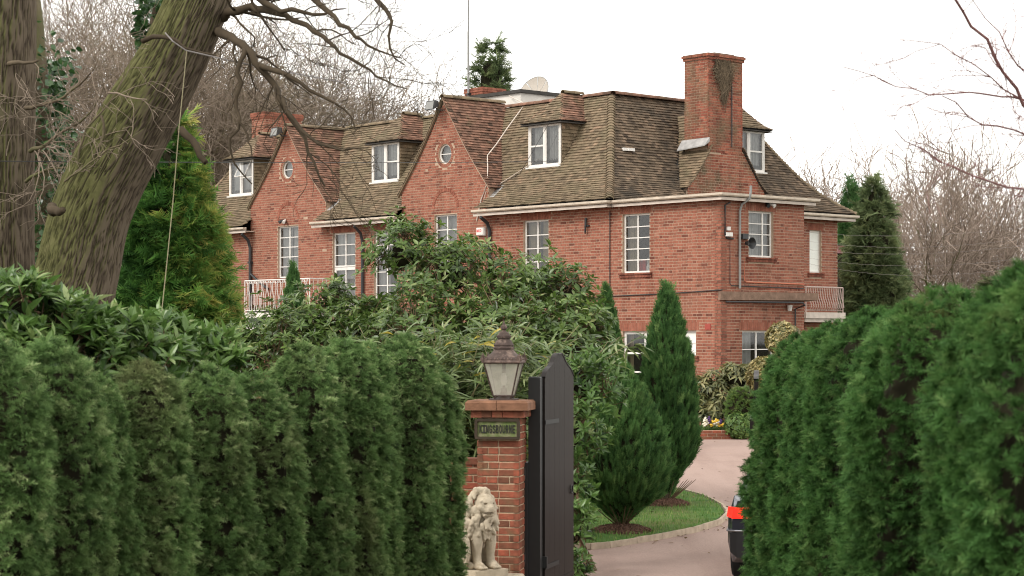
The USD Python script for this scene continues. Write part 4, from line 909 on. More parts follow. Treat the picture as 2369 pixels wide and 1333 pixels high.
for (a, b) in zip(cor, cor[1:] + cor[:1]):
    for z, r in ((zb, rb), (zt_, rt_)): mb = MB(); mb.tube([(a[0] * r, a[1] * r, z), (b[0] * r, b[1] * r, z)], .009, 6); mb.build('rail', m_iron, lan)
    mb = MB(); mb.add(np.array([(a[0] * rb, a[1] * rb, zb), (b[0] * rb, b[1] * rb, zb), (b[0] * rt_, b[1] * rt_, zt_), (a[0] * rt_, a[1] * rt_, zt_)]), np.array([[0, 1, 2, 3]])); mb.build('glass_pane', m_frost, lan)
# roof: square eaves plate, then turned tiers
mm = m3.Manifold.hull_points(np.array([(sx * r, sy * r, z) for sx, sy in cor for r, z in ((.20, .385), (.205, .40), (.192, .412))])); mb = MB(); mb.tm(mm); mb.build('eaves_plate', m_rust, lan)
def sq_round(prof, n=40, sq=.6):
    an = np.arange(n) * 2 * math.pi / n; v = []
    for r, z, q in prof:
        c = r / np.maximum(np.abs(np.cos(an)), np.abs(np.sin(an))) ** q; v.append(np.column_stack([c * np.cos(an), c * np.sin(an), np.full(n, z)]))
    v = np.vstack(v); i, j = np.meshgrid(np.arange(len(prof) - 1), np.arange(n), indexing='ij')
    return v, np.stack([i * n + j, i * n + (j + 1) % n, (i + 1) * n + (j + 1) % n, (i + 1) * n + j], -1).reshape(-1, 4)
mb = MB(); mb.add(*sq_round([(.19, .412, 1), (.188, .425, 1), (.172, .447, .9), (.15, .468, .6), (.128, .49, .3), (.11, .512, .1), (.100, .53, 0)])); mb.build('roof_skirt', m_rust, lan, smooth=40)
mb = MB(); mb.lathe([(.098, .528), (.112, .532), (.114, .545), (.104, .552), (.100, .560), (.106, .566), (.106, .576), (.096, .583), (.09, .600), (.074, .62), (.062, .632), (.060, .640), (.074, .645), (.078, .662), (.074, .672), (.060, .678), (.052, .70), (.03, .712), (.022, .716), (.02, .728), (.034, .738), (.037, .752), (.027, .772), (.014, .788), (.009, .81), (.0, .835)], sides=28); mb.build('finial', m_rust, lan, smooth=40)
mb = MB()
for i in range(36):
    t = i / 36 * 2 * math.pi; c = .187 / max(abs(math.cos(t)), abs(math.sin(t))); mb.lathe([(0, 0), (.010, .004), (.011, .018), (.0, .03)], (c * math.cos(t), c * math.sin(t), .412), 6)
mb.build('beaded_edge', m_rust, lan, kind='stuff')
mb = MB(); mb.lathe([(.03, .035), (.036, .06), (.03, .12), (.012, .13), (.012, .15)], sides=14); mb.build('burner', m_rust, lan); mb = MB(); mb.lathe([(.022, .15), (.034, .19), (.030, .25), (.018, .275), (0, .28)], sides=14); mb.build('lamp_bulb', plain('opal_glass', (.6, .58, .52), .3), lan, smooth=True)
mb = MB(); mb.tube([(0, 0, .28), (0, 0, .39)], .022, 8); mb.build('chimney_tube', m_iron, lan)

# stone lion on its plinth
m_lion = tone_mat('cast_stone', [(0, (0.47, 0.40, 0.30)), (1, (0.47, 0.40, 0.30))], .9, 9, .22, .5, 120, .15, patch=((0.27, 0.21, 0.14), 7, .55, .78))
LX, LY = -.385, 20.46
PZ1 = .52
plin = thing('lion_plinth', 'pale moulded stone plinth under the seated lion', 'plinth', (LX, LY, 0), -25)
mb = MB(); mb.box((-.27, -.37, 0), (.27, .37, PZ1 - .15)); mb.build('block', m_lion, plin)
mb = MB(); mb.tm(m3.Manifold.hull_points(np.array([(sx * a, sy * (a + .1), z) for sx, sy in cor for a, z in ((.28, PZ1 - .148), (.33, PZ1 - .07), (.355, PZ1 - .06), (.355, PZ1 - .02), (.34, PZ1))]))); mb.build('moulded_top', m_lion, plin, smooth=25)
lion = thing('lion_statue', 'pale stone lion seated upright with a shield beside the gate pillar', 'statue', (LX + .03, LY - .01, PZ1), -52, None, .95)
def blob(chain, seg=18):
    """Hulls of spheres along a joint chain [(x,y,z,r), ...]."""
    out = []
    for a, b in zip(chain[:-1], chain[1:]):
        s = [m3.Manifold.sphere(q[3], seg).translate(tuple(map(float, q[:3]))) for q in (a, b)]; out.append(m3.Manifold.batch_hull(s))
    return out
def ell(c, r, seg=24): return m3.Manifold.sphere(1.0, seg).scale(tuple(map(float, r))).translate(tuple(map(float, c)))
# local frame: the lion faces +x, z up; body about 0.83 tall
L = []
L += blob([(-.22, 0, .17, .15), (-.10, 0, .27, .145), (.02, 0, .42, .125), (.06, 0, .54, .11)])
for s in (-1, 1):
    L += blob([(-.17, s * .115, .16, .115), (-.02, s * .14, .15, .085)]); L += blob([(-.0, s * .14, .15, .07), (-.06, s * .145, .055, .05), (.09, s * .145, .04, .038)])
    L += blob([(.09, s * .085, .42, .085), (.125, s * .088, .28, .062), (.115, s * .088, .15, .048), (.13, s * .088, .06, .047)]); L += blob([(.13, s * .088, .05, .05), (.20, s * .09, .036, .042)])
    for t in (-.034, -.011, .013, .036): L += blob([(.20, s * .09 + t, .034, .019), (.238, s * .09 + t, .024, .016)])
L += blob([(-.30, .03, .06, .035), (-.28, .17, .04, .03), (-.12, .23, .035, .028), (.0, .235, .035, .035)])
# head, muzzle, brow, ears
L += [ell((.13, 0, .685), (.115, .105, .115))]; L += blob([(.17, 0, .665, .075), (.225, 0, .635, .055)]); L += blob([(.225, .028, .628, .036), (.238, .028, .622, .034)]); L += blob([(.225, -.028, .628, .036), (.238, -.028, .622, .034)])
L += blob([(.17, 0, .72, .03), (.235, 0, .668, .026)]); L += [ell((.255, 0, .657), (.02, .026, .016))]; L += blob([(.20, -.02, .585, .034), (.222, .02, .585, .03)])
for s in (-1, 1):
    L += blob([(.165, s * .035, .735, .024), (.185, s * .075, .722, .02)]); L += [ell((.075, s * .098, .765), (.022, .034, .036))]; L += blob([(.17, s * .075, .655, .04), (.2, s * .05, .625, .03)])
body = m3.Manifold.batch_boolean(L, m3.OpType.Add)
# eye sockets and mouth line cut in
for s in (-1, 1): body -= ell((.222, s * .052, .695), (.024, .020, .011), 14)
body -= m3.Manifold.batch_hull([m3.Manifold.sphere(.006, 8).translate((.27, -.05, .603)), m3.Manifold.sphere(.006, 8).translate((.27, .05, .603)), m3.Manifold.sphere(.006, 8).translate((.22, -.06, .60)), m3.Manifold.sphere(.006, 8).translate((.22, .06, .60))])
body = body.refine_to_length(.016).to_mesh(); tb = trimesh.Trimesh(body.vert_properties[:, :3], body.tri_verts); trimesh.smoothing.filter_taubin(tb, iterations=6)
mb = MB(); mb.tm(tb); mb.build('body', m_lion, lion, smooth=True)
# mane: curled locks round the head, neck and chest
lr = np.random.default_rng(3); loc = []
for i in range(230):
    a = lr.uniform(-1, 1) * math.pi * .98; t = lr.random()
    if t < .45:   # ruff round the face
        rr = .135 + .03 * lr.random(); c = np.array([.085 - .05 * lr.random(), rr * math.sin(a), .685 + rr * math.cos(a) * .98]); 
        if abs(a) < .35 and c[0] > .06: c[0] -= .03
    else:         # chest and neck
        h = lr.uniform(.36, .66); r = .12 + .035 * math.sin((h - .36) / .3 * math.pi); b = lr.uniform(-1.9, 1.9); c = np.array([.045 + r * math.cos(b) * 1.05, r * 1.12 * math.sin(b), h])
    d = np.array([.3 * lr.normal(), .5 * lr.normal() + c[1] * 1.5, -1.0]); d /= np.linalg.norm(d); s = lr.uniform(.022, .034)
    p1 = c + d * .045; p2 = p1 + np.array([.01, .35 * lr.normal() * .05, -.02])
    loc += blob([(*c, s), (*p1, s * .8), (*p2, s * .45)], 9)
mane = m3.Manifold.batch_boolean(loc, m3.OpType.Add).refine_to_length(.02).to_mesh(); tb = trimesh.Trimesh(mane.vert_properties[:, :3], mane.tri_verts); trimesh.smoothing.filter_taubin(tb, iterations=3)
mb = MB(); mb.tm(tb); mb.build('mane', m_lion, lion, smooth=True)
# shield held against the flank
sh = [(-.12, .0), (-.125, .13), (-.10, .25), (-.03, .31), (.05, .31), (.115, .25), (.13, .13), (.10, .03), (.0, -.05)]
P1 = Polygon(sh).buffer(.012, quad_segs=4)
for nm, P, y0, y1 in (('shield', P1, .20, .225), ('shield_rim', P1.difference(P1.buffer(-.022)), .226, .238), ('shield_boss', P1.buffer(-.05), .226, .236)):
    e = trimesh.creation.extrude_polygon(P, y1 - y0, engine='earcut'); v = e.vertices; mb = MB(); mb.add(np.column_stack([v[:, 0] * .9 + .03, -(y0 + v[:, 2]), v[:, 1] + .06]), e.faces[:, ::-1]); mb.build(nm, m_lion, lion)
mb = MB(); mb.tm(m3.Manifold.hull_points(np.array([(x, y, z) for x in (-.36, .27) for y in (-.26, .26) for z in (-.0, .0)] + [(x, y, z) for x in (-.365, .275) for y in (-.265, .265) for z in (.003,)] + [(x, y, .0) for x in (-.36, .26) for y in (-.25, .25)])) if False else m3.Manifold.hull_points(np.array([(x, y, z) for x in (-.37, .27) for y in (-.215, .215) for z in (.002, -.085)]))); b = mb
b.v = [v + [0, 0, .0] for v in b.v]; b.build('base_slab', m_lion, lion)
for c_ in stage.GetPrimAtPath(lion.GetPath()).GetChildren(): pass
UsdGeom.Xformable(lion).GetOrderedXformOps()[0].Set(Gf.Vec3d(LX + .03, LY - .01, PZ1 + .085))

# low brick wall running left from the pillar behind the conifers
lw = thing('low_brick_wall', 'low mossy brick wall behind the lion, joining the gate pillar', 'wall', (PX - .2, PY + .12, 0), 172)
LF = Fr((0, 0), (1, 0), (0, 1)); mb = MB(); mb.box((.02, -.10, 0), (1.6, .10, 1.60)); mb.build('core', m_pmortar, lw)
LB = Fr((1.6, .11), (-1, 0), (0, -1))
for r in brick_rects(sbox(0, 0, 1.58, 1.6), [], .9, 1.6): brick_at(LB, r[0], r[1], r[2], r[3], lw, m_pbrick, dep=.05)
for i in range(7): mb = MB(); mb.box((.02 + i * .226, -.125, 1.603), (.02 + (i + 1) * .226 - .008, .125, 1.665), rng.random()); mb.build('coping_brick', m_pbrick, lw)

# black wooden gates
m_gate = tone_mat('black_gate_paint', [(0, (0.010, 0.007, 0.006)), (1, (0.014, 0.010, 0.008))], .5, 8, .3, .12, 60, .16, stretch=(1, 1, .15))
m_gatedark = plain('black_post_paint', (0.010, 0.010, 0.010), .5, .4)
def gate_leaf(hinge, tip, label, zl=2.50, zh=2.75):
    h, t = np.array(hinge), np.array(tip); d = t - h; Lg = float(np.linalg.norm(d)); ang = math.degrees(math.atan2(d[1], d[0]))
    G = thing('gate_leaf', label, 'gate', (h[0], h[1], 0), ang, group=None)
    # each vertical board is cut to the swan-neck top
    def top(x):
        s = x / Lg; k = np.interp(s, [0, .06, .12, .2, .28, .36, .42, .5, .58, .64, .72, .80, .88, .94, 1], [0, .22, .34, .44, .60, .86, .98, .95, .99, .86, .62, .46, .34, .2, 0]); return zl + (zh - zl) * k
    n = 6; e = np.linspace(0, Lg, n + 1)
    for i, (a, b) in enumerate(zip(e[:-1], e[1:])):
        xs = np.linspace(a + .0015, b - .0015, 9); P = Polygon([(a + .0015, .06)] + [(b - .0015, .06)] + [(x, float(top(x))) for x in xs[::-1]])
        m = trimesh.creation.extrude_polygon(P, .045, engine='earcut'); mb = MB(); mb.add(np.column_stack([m.vertices[:, 0], -m.vertices[:, 2] + .0225 + (i % 2) * .0004, m.vertices[:, 1]]), m.faces, i / n); mb.build('board', m_gate, G)
    for z in (.42, 1.95): mb = MB(); mb.box((.0, .0245, z), (Lg, .065, z + .12)); mb.build('rail', m_gate, G)
    mb = MB(); mb.box((0.001, -.034, .30), (Lg - .001, -.0235, .33)); mb.build('bottom_moulding', m_gate, G)
    mb = MB(); mb.box((-.03, -.05, .5), (.02, .04, .62)); mb.build('hinge', m_gatedark, G)
    for z in (.48, 2.01): mb = MB(); mb.box((.0, -.032, z), (Lg * .45, -.0235, z + .045)); mb.build('strap_hinge', m_gatedark, G)
    mb = MB(); mb.tube([(Lg - .14 + .045 * math.cos(t), -.034, 1.25 + .045 * math.sin(t)) for t in np.linspace(0, 6.28, 13)], .007, 6); mb.build('ring_latch', m_gatedark, G)
    mb = MB(); xs = np.linspace(0, Lg, 41); v = []
    for x in xs:
        zz = float(top(x)); v += [(x, -.028, zz), (x, .026, zz), (x, .026, zz + .014), (x, -.028, zz + .014)]
    f = [[i * 4 + j, i * 4 + (j + 1) % 4, (i + 1) * 4 + (j + 1) % 4, (i + 1) * 4 + j] for i in range(40) for j in range(4)]; mb.add(np.array(v), np.array(f)); mb.build('top_capping', m_gate, G)
    return G
gate_leaf((.325, 21.40), (.665, 22.65), 'open black timber gate leaf with a curved top beside the lantern pillar')
gate_leaf((2.56, 21.3), (2.712, 22.54), 'black timber gate leaf standing open at the end of the right hedge', 2.48, 2.56)
def gpost(x, y, label, z=2.515):
    G = thing('gate_post', label, 'post', (x, y, 0), -12)
    mb = MB(); mb.tm(m3.Manifold.hull_points(np.array([(sx * a, sy * a, zz) for sx, sy in cor for a, zz in ((.063, 0), (.063, z - .012), (.055, z))]))); mb.build('post', m_gatedark, G)
    mb = MB(); mb.box((-.11, -.10, .3), (-.065, .06, 1.62)); mb.build('hinge_plate', m_gatedark, G)
    for zz in (.62, 1.5): mb = MB(); mb.tube([(-.10, -.08, zz - .06), (-.10, -.08, zz + .06)], .028, 8); mb.build('hinge_pin', m_gatedark, G)
gpost(.245, 21.32, 'square black gate post between the brick pillar and the open gate leaf'); gpost(2.70, 21.2, 'black gate post hidden by the end of the right hedge')
# ------------------------------------------------------------------ vegetation
def leafmat(name, ramp, rough=.5, spec=.4, trans=.22, patch=None, namt=.3, nscale=1.2):
    return tone_mat(name, ramp, rough, nscale, namt, 0, 1, spec, patch=patch, trans=trans, coord='world')
m_thuja = leafmat('hedge_conifer_leaf', [(0, (0.030, 0.050, 0.017)), (.35, (0.082, 0.150, 0.046)), (.7, (0.155, 0.25, 0.082)), (1, (0.36, 0.43, 0.20))], .7, .15, .3, ((0.17, 0.155, 0.075), .75, .52, .84))
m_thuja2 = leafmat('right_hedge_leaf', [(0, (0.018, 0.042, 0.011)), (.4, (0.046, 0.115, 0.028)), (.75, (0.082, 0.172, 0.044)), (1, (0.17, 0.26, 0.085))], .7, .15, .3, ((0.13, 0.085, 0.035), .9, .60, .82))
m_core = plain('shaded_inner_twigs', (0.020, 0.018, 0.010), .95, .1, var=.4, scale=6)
m_cyp = leafmat('cypress_leaf', [(0, (0.016, 0.038, 0.014)), (.45, (0.050, 0.118, 0.034)), (.8, (0.092, 0.185, 0.052)), (1, (0.16, 0.25, 0.08))], .7, .15, .25)
m_gold = leafmat('golden_conifer_leaf', [(0, (0.012, 0.034, 0.010)), (.4, (0.052, 0.135, 0.026)), (.68, (0.110, 0.225, 0.042)), (.88, (0.24, 0.28, 0.06)), (1, (0.38, 0.34, 0.10))], .65, .2, .3)
m_fir = leafmat('dark_fir_leaf', [(0, (0.020, 0.032, 0.015)), (.5, (0.12, 0.165, 0.068)), (1, (0.26, 0.29, 0.13))], .65, .3, .2)
m_rhod = leafmat('rhododendron_leaf', [(0, (0.026, 0.042, 0.013)), (.45, (0.066, 0.118, 0.022)), (.8, (0.118, 0.178, 0.040)), (1, (0.24, 0.27, 0.105))], .32, .38, .25)
m_laur = leafmat('laurel_leaf', [(0, (0.024, 0.052, 0.016)), (.45, (0.076, 0.145, 0.032)), (.8, (0.130, 0.21, 0.056)), (1, (0.27, 0.32, 0.14))], .33, .4, .25)
m_yell = leafmat('yellowish_shrub_leaf', [(0, (0.035, 0.048, 0.018)), (.5, (0.11, 0.125, 0.042)), (1, (0.30, 0.27, 0.11))], .4, .5, .2)
m_vari = leafmat('variegated_leaf', [(0, (0.06, 0.075, 0.02)), (.45, (0.20, 0.17, 0.06)), (1, (0.52, 0.42, 0.19))], .4, .5, .2)
m_box = leafmat('box_leaf', [(0, (0.035, 0.07, 0.016)), (.5, (0.080, 0.15, 0.032)), (1, (0.18, 0.25, 0.06))], .5, .4, .2)
m_bamb = leafmat('bamboo_leaf', [(0, (0.055, 0.085, 0.026)), (.5, (0.14, 0.20, 0.065)), (.85, (0.27, 0.31, 0.14)), (1, (0.50, 0.40, 0.07))], .4, .5, .3)
m_cane = plain('bamboo_cane', (0.20, 0.17, 0.085), .5, .4, var=.25, scale=9)
m_ivy = leafmat('ivy_leaf', [(0, (0.012, 0.030, 0.010)), (.6, (0.03, 0.075, 0.02)), (1, (0.07, 0.13, 0.04))], .35, .5, .15)
m_stem = plain('shrub_stem', (0.125, 0.082, 0.050), .9, .2, var=.35, scale=14)
m_twig = plain('bare_twig', (0.20, 0.158, 0.122), .95, .1, var=.35, scale=1.5)
m_twig2 = plain('reddish_birch_twig', (0.17, 0.085, 0.080), .95, .1, var=.3, scale=1.5)
m_twigm = plain('mossy_twig', (0.16, 0.13, 0.088), .95, .1, var=.4, scale=2)
m_limb = tone_mat('grey_bark', [(0, (0.115, 0.090, 0.062)), (1, (0.115, 0.090, 0.062))], .95, 2.5, .4, .5, 30, .1, patch=((0.10, 0.105, 0.045), 1.2, .48, .66))

def strip(pts, wid, nrm):
    """A tapering flat strip along pts: quads (as two triangles each)."""
    p = np.asarray(pts, float); t = unit(np.gradient(p, axis=0)); s = unit(np.cross(t, nrm)); w = np.asarray(wid)[:, None]
    v = np.vstack([p - s * w, p + s * w]); n = len(p); i = np.arange(n - 1)
    return v, np.vstack([np.stack([i, n + i, n + i + 1], 1), np.stack([i, n + i + 1, i + 1], 1)])
class PB:
    def __init__(s): s.v, s.f, s.t, s.n = [], [], [], 0
    def add(s, v, f, t): s.v.append(v); s.f.append(f + s.n); s.t.append(np.broadcast_to(t, (len(v),)).astype(float)); s.n += len(v)
    def out(s): return np.vstack(s.v), np.vstack(s.f), np.concatenate(s.t)
def frond(r, nb=6, width=.42, droop=.25, bw=.045, curl=.15):
    """A flat scale-leaved spray: axis along +y, length 1, alternating pointed branchlets, tips paler."""
    P = PB(); ax = lambda t: np.array([.06 * math.sin(3 * t), t, -droop * t * t])
    tt = np.linspace(0, 1, 3); v, f = strip([ax(t) for t in tt], [.02, .03, .004], [0, 0, 1.0]); P.add(v, f, np.tile(tt * .3 - .12, 2))
    for i in range(nb):
        t = .10 + .84 * i / nb; L = width * (1 - .7 * t) * r.uniform(.7, 1.25) + .08
        for s in (-1, 1):
            b = ax(t + s * .03); d = unit(np.array([s * .8, r.uniform(.5, 1.0), r.normal() * curl])); q = unit(np.cross(d, [r.normal() * .5, r.normal() * .3, 1.0])) * bw
            P.add(np.array([b - q * .7, b + q * .7, b + d * L + [0, 0, -droop * .5 * L]]), np.array([[0, 1, 2]]), np.array([-.1, -.1, .24]) + t * .1)
    return P.out()
def clump(r, n=6, spread=.55, **k):
    P = PB()
    for i in range(n):
        v, f, t = frond(r, **k); a = unit(np.array([r.normal() * spread, 1.0, r.normal() * spread])); F = frames(a[None], r, twist=.9)[0]
        P.add((v * r.uniform(.65, 1.1)) @ F.T + r.normal(size=3) * .10, f, t + r.normal() * .06)
    return P.out()
R0 = np.random.default_rng(11)
CL_HEDGE = [clump(np.random.default_rng(40 + i), 8, .62, nb=5, width=.55, droop=.55, bw=.065, curl=.35) for i in range(5)]
CL_PLUME = [clump(np.random.default_rng(60 + i), 8, .22, nb=4, width=.24, droop=-.05, bw=.042) for i in range(3)]
CL_SPRAY = [clump(np.random.default_rng(80 + i), 5, .4, nb=8, width=.55, droop=.5, bw=.055) for i in range(3)]
def put_many(mb, protos, r, pos, axis, size, tone, up=None, twist=.6):
    k = r.integers(0, len(protos), len(pos))
    for i, (v, f, t) in enumerate(protos):
        m = k == i
        if m.any(): mb.add(*scatter(v, f, pos[m], frames(axis[m], r, None if up is None else up[m], twist), size[m], tone[m], t))
def lumps(th, z, seed, a=1.6, b=1.3):
    return meshkit.fbm(np.stack([np.cos(th) * a + 7, np.sin(th) * a + 7, z * b + 9], -1), 3, seed)
def conifer_meshes(seed, h, prof, n, protos, size, up, mat, root, z0=0.05, lump=.5, corek=.70, tone=(.42, .18), core=True, depth=.22, aspect=None, tonefn=None, foliage='foliage', stem=.06, big=1.4):
    """prof: [(z fraction, radius)]. Fronds over and just under a lumpy surface, a dark twiggy core inside and a stem."""
    r = np.random.default_rng(seed); zf, rf = np.array(prof).T
    g = np.linspace(0, 1, 200); w = np.interp(g, zf, rf) + .04; cdf = np.cumsum(w) / w.sum()
    z = np.interp(r.random(n), cdf, g); th = r.uniform(0, 2 * math.pi, n); l = lumps(th, z * h, seed)
    R = np.interp(z, zf, rf) * (1 - lump * .5 + lump * (l - .25) * 1.6) ; k = 1 - depth * r.random(n) ** 1.5
    pos = np.column_stack([R * k * np.cos(th), R * k * np.sin(th), z0 + z * (h - z0)])
    slope = np.gradient(np.interp(g, zf, rf), g * h); sl = np.interp(z, g, slope)
    ax = unit(np.column_stack([np.cos(th), np.sin(th), up - np.clip(sl, -2, 1) * .8 + r.normal(0, .22, n)]) + r.normal(0, .16, (n, 3)))
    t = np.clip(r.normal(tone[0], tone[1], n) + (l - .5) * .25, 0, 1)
    if tonefn is not None: t = np.clip(t + tonefn(pos, th, z), 0, 1)
    mb = MB(); put_many(mb, protos, r, pos, ax, r.uniform(.7, 1.0, n) ** 1 * np.where(r.random(n) < .25, big, 1.0) * size, t); mb.build(foliage, mat, root, kind='stuff')
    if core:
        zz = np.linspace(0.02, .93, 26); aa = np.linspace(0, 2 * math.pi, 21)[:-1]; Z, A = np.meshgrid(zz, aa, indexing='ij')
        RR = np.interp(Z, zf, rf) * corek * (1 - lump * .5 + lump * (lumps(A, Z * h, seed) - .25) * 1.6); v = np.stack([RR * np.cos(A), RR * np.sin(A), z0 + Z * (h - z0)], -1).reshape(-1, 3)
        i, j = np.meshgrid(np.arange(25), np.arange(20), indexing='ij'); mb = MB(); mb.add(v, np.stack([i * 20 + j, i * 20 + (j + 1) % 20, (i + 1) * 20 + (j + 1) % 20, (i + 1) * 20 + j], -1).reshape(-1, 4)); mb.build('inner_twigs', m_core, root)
    mb = MB(); mb.tube([(0, 0, -.1), (0.01, 0, h * .3), (0, .01, h * .75)], [stem, stem * .8, stem * .3], 8); mb.build('trunk', m_limb, root)
# left conifer hedge
HPROF = [(0, .30), (.2, .345), (.7, .345), (.83, .31), (.92, .235), (.97, .14), (1, .03)]
LH = [(118, 785, 12.0), (250, 790, 12.6), (335, 845, 13.2), (450, 842, 13.8), (600, 850, 14.6), (692, 868, 15.4), (806, 800, 16.2), (895, 792, 17.0), (948, 798, 17.7), (1024, 780, 18.5), (1072, 838, 19.2)]   # right edge, top, distance
lnames = ['leftmost hedge conifer, cut by the left edge of the picture', 'broad tall hedge conifer second from the left', 'narrow hedge conifer third from the left', 'hedge conifer fourth from the left with a brownish flank',
          'wide brown-tinged hedge conifer fifth from the left', 'short hedge conifer sixth from the left', 'hedge conifer seventh from the left, with a pointed top', 'hedge conifer eighth from the left',
          'slim hedge conifer fourth from the lion', 'tall hedge conifer third from the lion', 'last hedge conifer right beside the lion']
lnames = [s for s in lnames]; protos = []; rh = np.random.default_rng(5)
for i, (px, py, Y) in enumerate(LH):
    X = (px - 1184.5) / 4700 * Y - .365; h = EYE + (787 - py) / 4700 * Y; sc = h / 2.9
    w = rh.uniform(.94, 1.08) * (.86 if i in (2, 8) else 1.0)
    if i < 2:
        root = thing('hedge_conifer', lnames[i], 'conifer', (X, Y, 0), rh.uniform(0, 360), None, (w, w, sc)); conifer_meshes(100 + i, 2.9, HPROF, 3100, CL_HEDGE, .078, .5, m_thuja, root, big=1.25, tone=(.42, .21)); protos.append(root)
    else: dup(protos[i % 2], (X, Y, 0), rh.uniform(0, 360), lnames[i], None, (w, w, sc))
# right conifer hedge
RY = [17.6, 16.7, 15.8, 14.9, 14.0, 13.1, 12.2, 11.3, 10.4, 9.4, 8.4]
ry_top = [772, 765, 745, 735, 715, 700, 690, 668, 652, 612, 585]
rn = ['right hedge conifer farthest from the road, beside the black car', 'right hedge conifer just in front of the farthest one', 'right hedge conifer third from the far end', 'right hedge conifer fourth from the far end', 'right hedge conifer fifth from the far end with a brown patch',
      'middle conifer of the right hedge', 'right hedge conifer fifth from the near end', 'right hedge conifer fourth from the near end', 'right hedge conifer third from the near end, beside a dark gap', 'tall blurred right hedge conifer near the right edge', 'nearest and tallest right hedge conifer at the right edge']
rp = []
for i, (Y, py) in enumerate(zip(RY, ry_top)):
    X = 2.56 - (17.6 - Y) * .012 + rh.uniform(-.05, .05) + {0: -.07, 1: -.06, 2: -.04, 8: .22, 9: -.10, 10: -.08, 5: .12, 7: -.06, 3: .10, 4: .02}.get(i, 0); h = EYE + (787 - py) / 4700 * Y; w = rh.uniform(1.0, 1.14)
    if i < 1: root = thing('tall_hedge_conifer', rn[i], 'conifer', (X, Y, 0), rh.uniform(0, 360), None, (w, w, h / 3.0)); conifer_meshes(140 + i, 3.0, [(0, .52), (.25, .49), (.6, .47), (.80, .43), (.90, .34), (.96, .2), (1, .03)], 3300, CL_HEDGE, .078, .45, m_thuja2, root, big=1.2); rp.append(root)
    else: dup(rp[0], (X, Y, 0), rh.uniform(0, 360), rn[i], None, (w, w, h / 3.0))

# ---- broadleaf shrubs
def leaf(r, w=.17, fold=.06, droop=.15):
    s = np.array([0, .3, .65, 1.0]); sp = np.column_stack([0 * s, s, -droop * s * s]); wd = np.array([0, w, w * .9, 0])
    v = [sp[0], sp[1] + [-w, 0, fold], sp[1], sp[1] + [w, 0, fold], sp[2] + [-w * .88, 0, fold], sp[2], sp[2] + [w * .88, 0, fold], sp[3]]
    f = [[0, 2, 1], [0, 3, 2], [1, 2, 5], [1, 5, 4], [2, 3, 6], [2, 6, 5], [4, 5, 7], [5, 6, 7]]
    return np.array(v), np.array(f)
def whorl(r, n=8, tilt=(50, 95), w=.17, droop=.2):
    P = PB()
    for i in range(n):
        v, f = leaf(r, w * r.uniform(.8, 1.2), .05, droop * r.uniform(.3, 1.6)); a = i / n * 2 * math.pi + r.normal() * .3; q = math.radians(r.uniform(*tilt))
        d = np.array([math.sin(q) * math.cos(a), math.cos(q), math.sin(q) * math.sin(a)]); nn = np.array([-math.cos(q) * math.cos(a), math.sin(q), -math.cos(q) * math.sin(a)]); x = np.cross(d, nn)
        P.add((v * r.uniform(.7, 1.1)) @ np.stack([x, d, nn], 0) + d * .06 + [0, r.normal() * .08, 0], f, r.normal() * .13 + (.22 if r.random() < .12 else 0))
    return P.out()
WH = [whorl(np.random.default_rng(200 + i), 8) for i in range(5)]
WHL = [whorl(np.random.default_rng(220 + i), 7, (25, 80), .155, .15) for i in range(5)]
WHD = [whorl(np.random.default_rng(240 + i), 8, (70, 125), .13, .35) for i in range(4)]
def bez(a, b, r, sag=.15, n=5):
    t = np.linspace(0, 1, n)[:, None]; m = (a + b) / 2 + r.normal(size=3) * np.linalg.norm(b - a) * sag; return (1 - t) ** 2 * a + 2 * t * (1 - t) * m + t * t * b
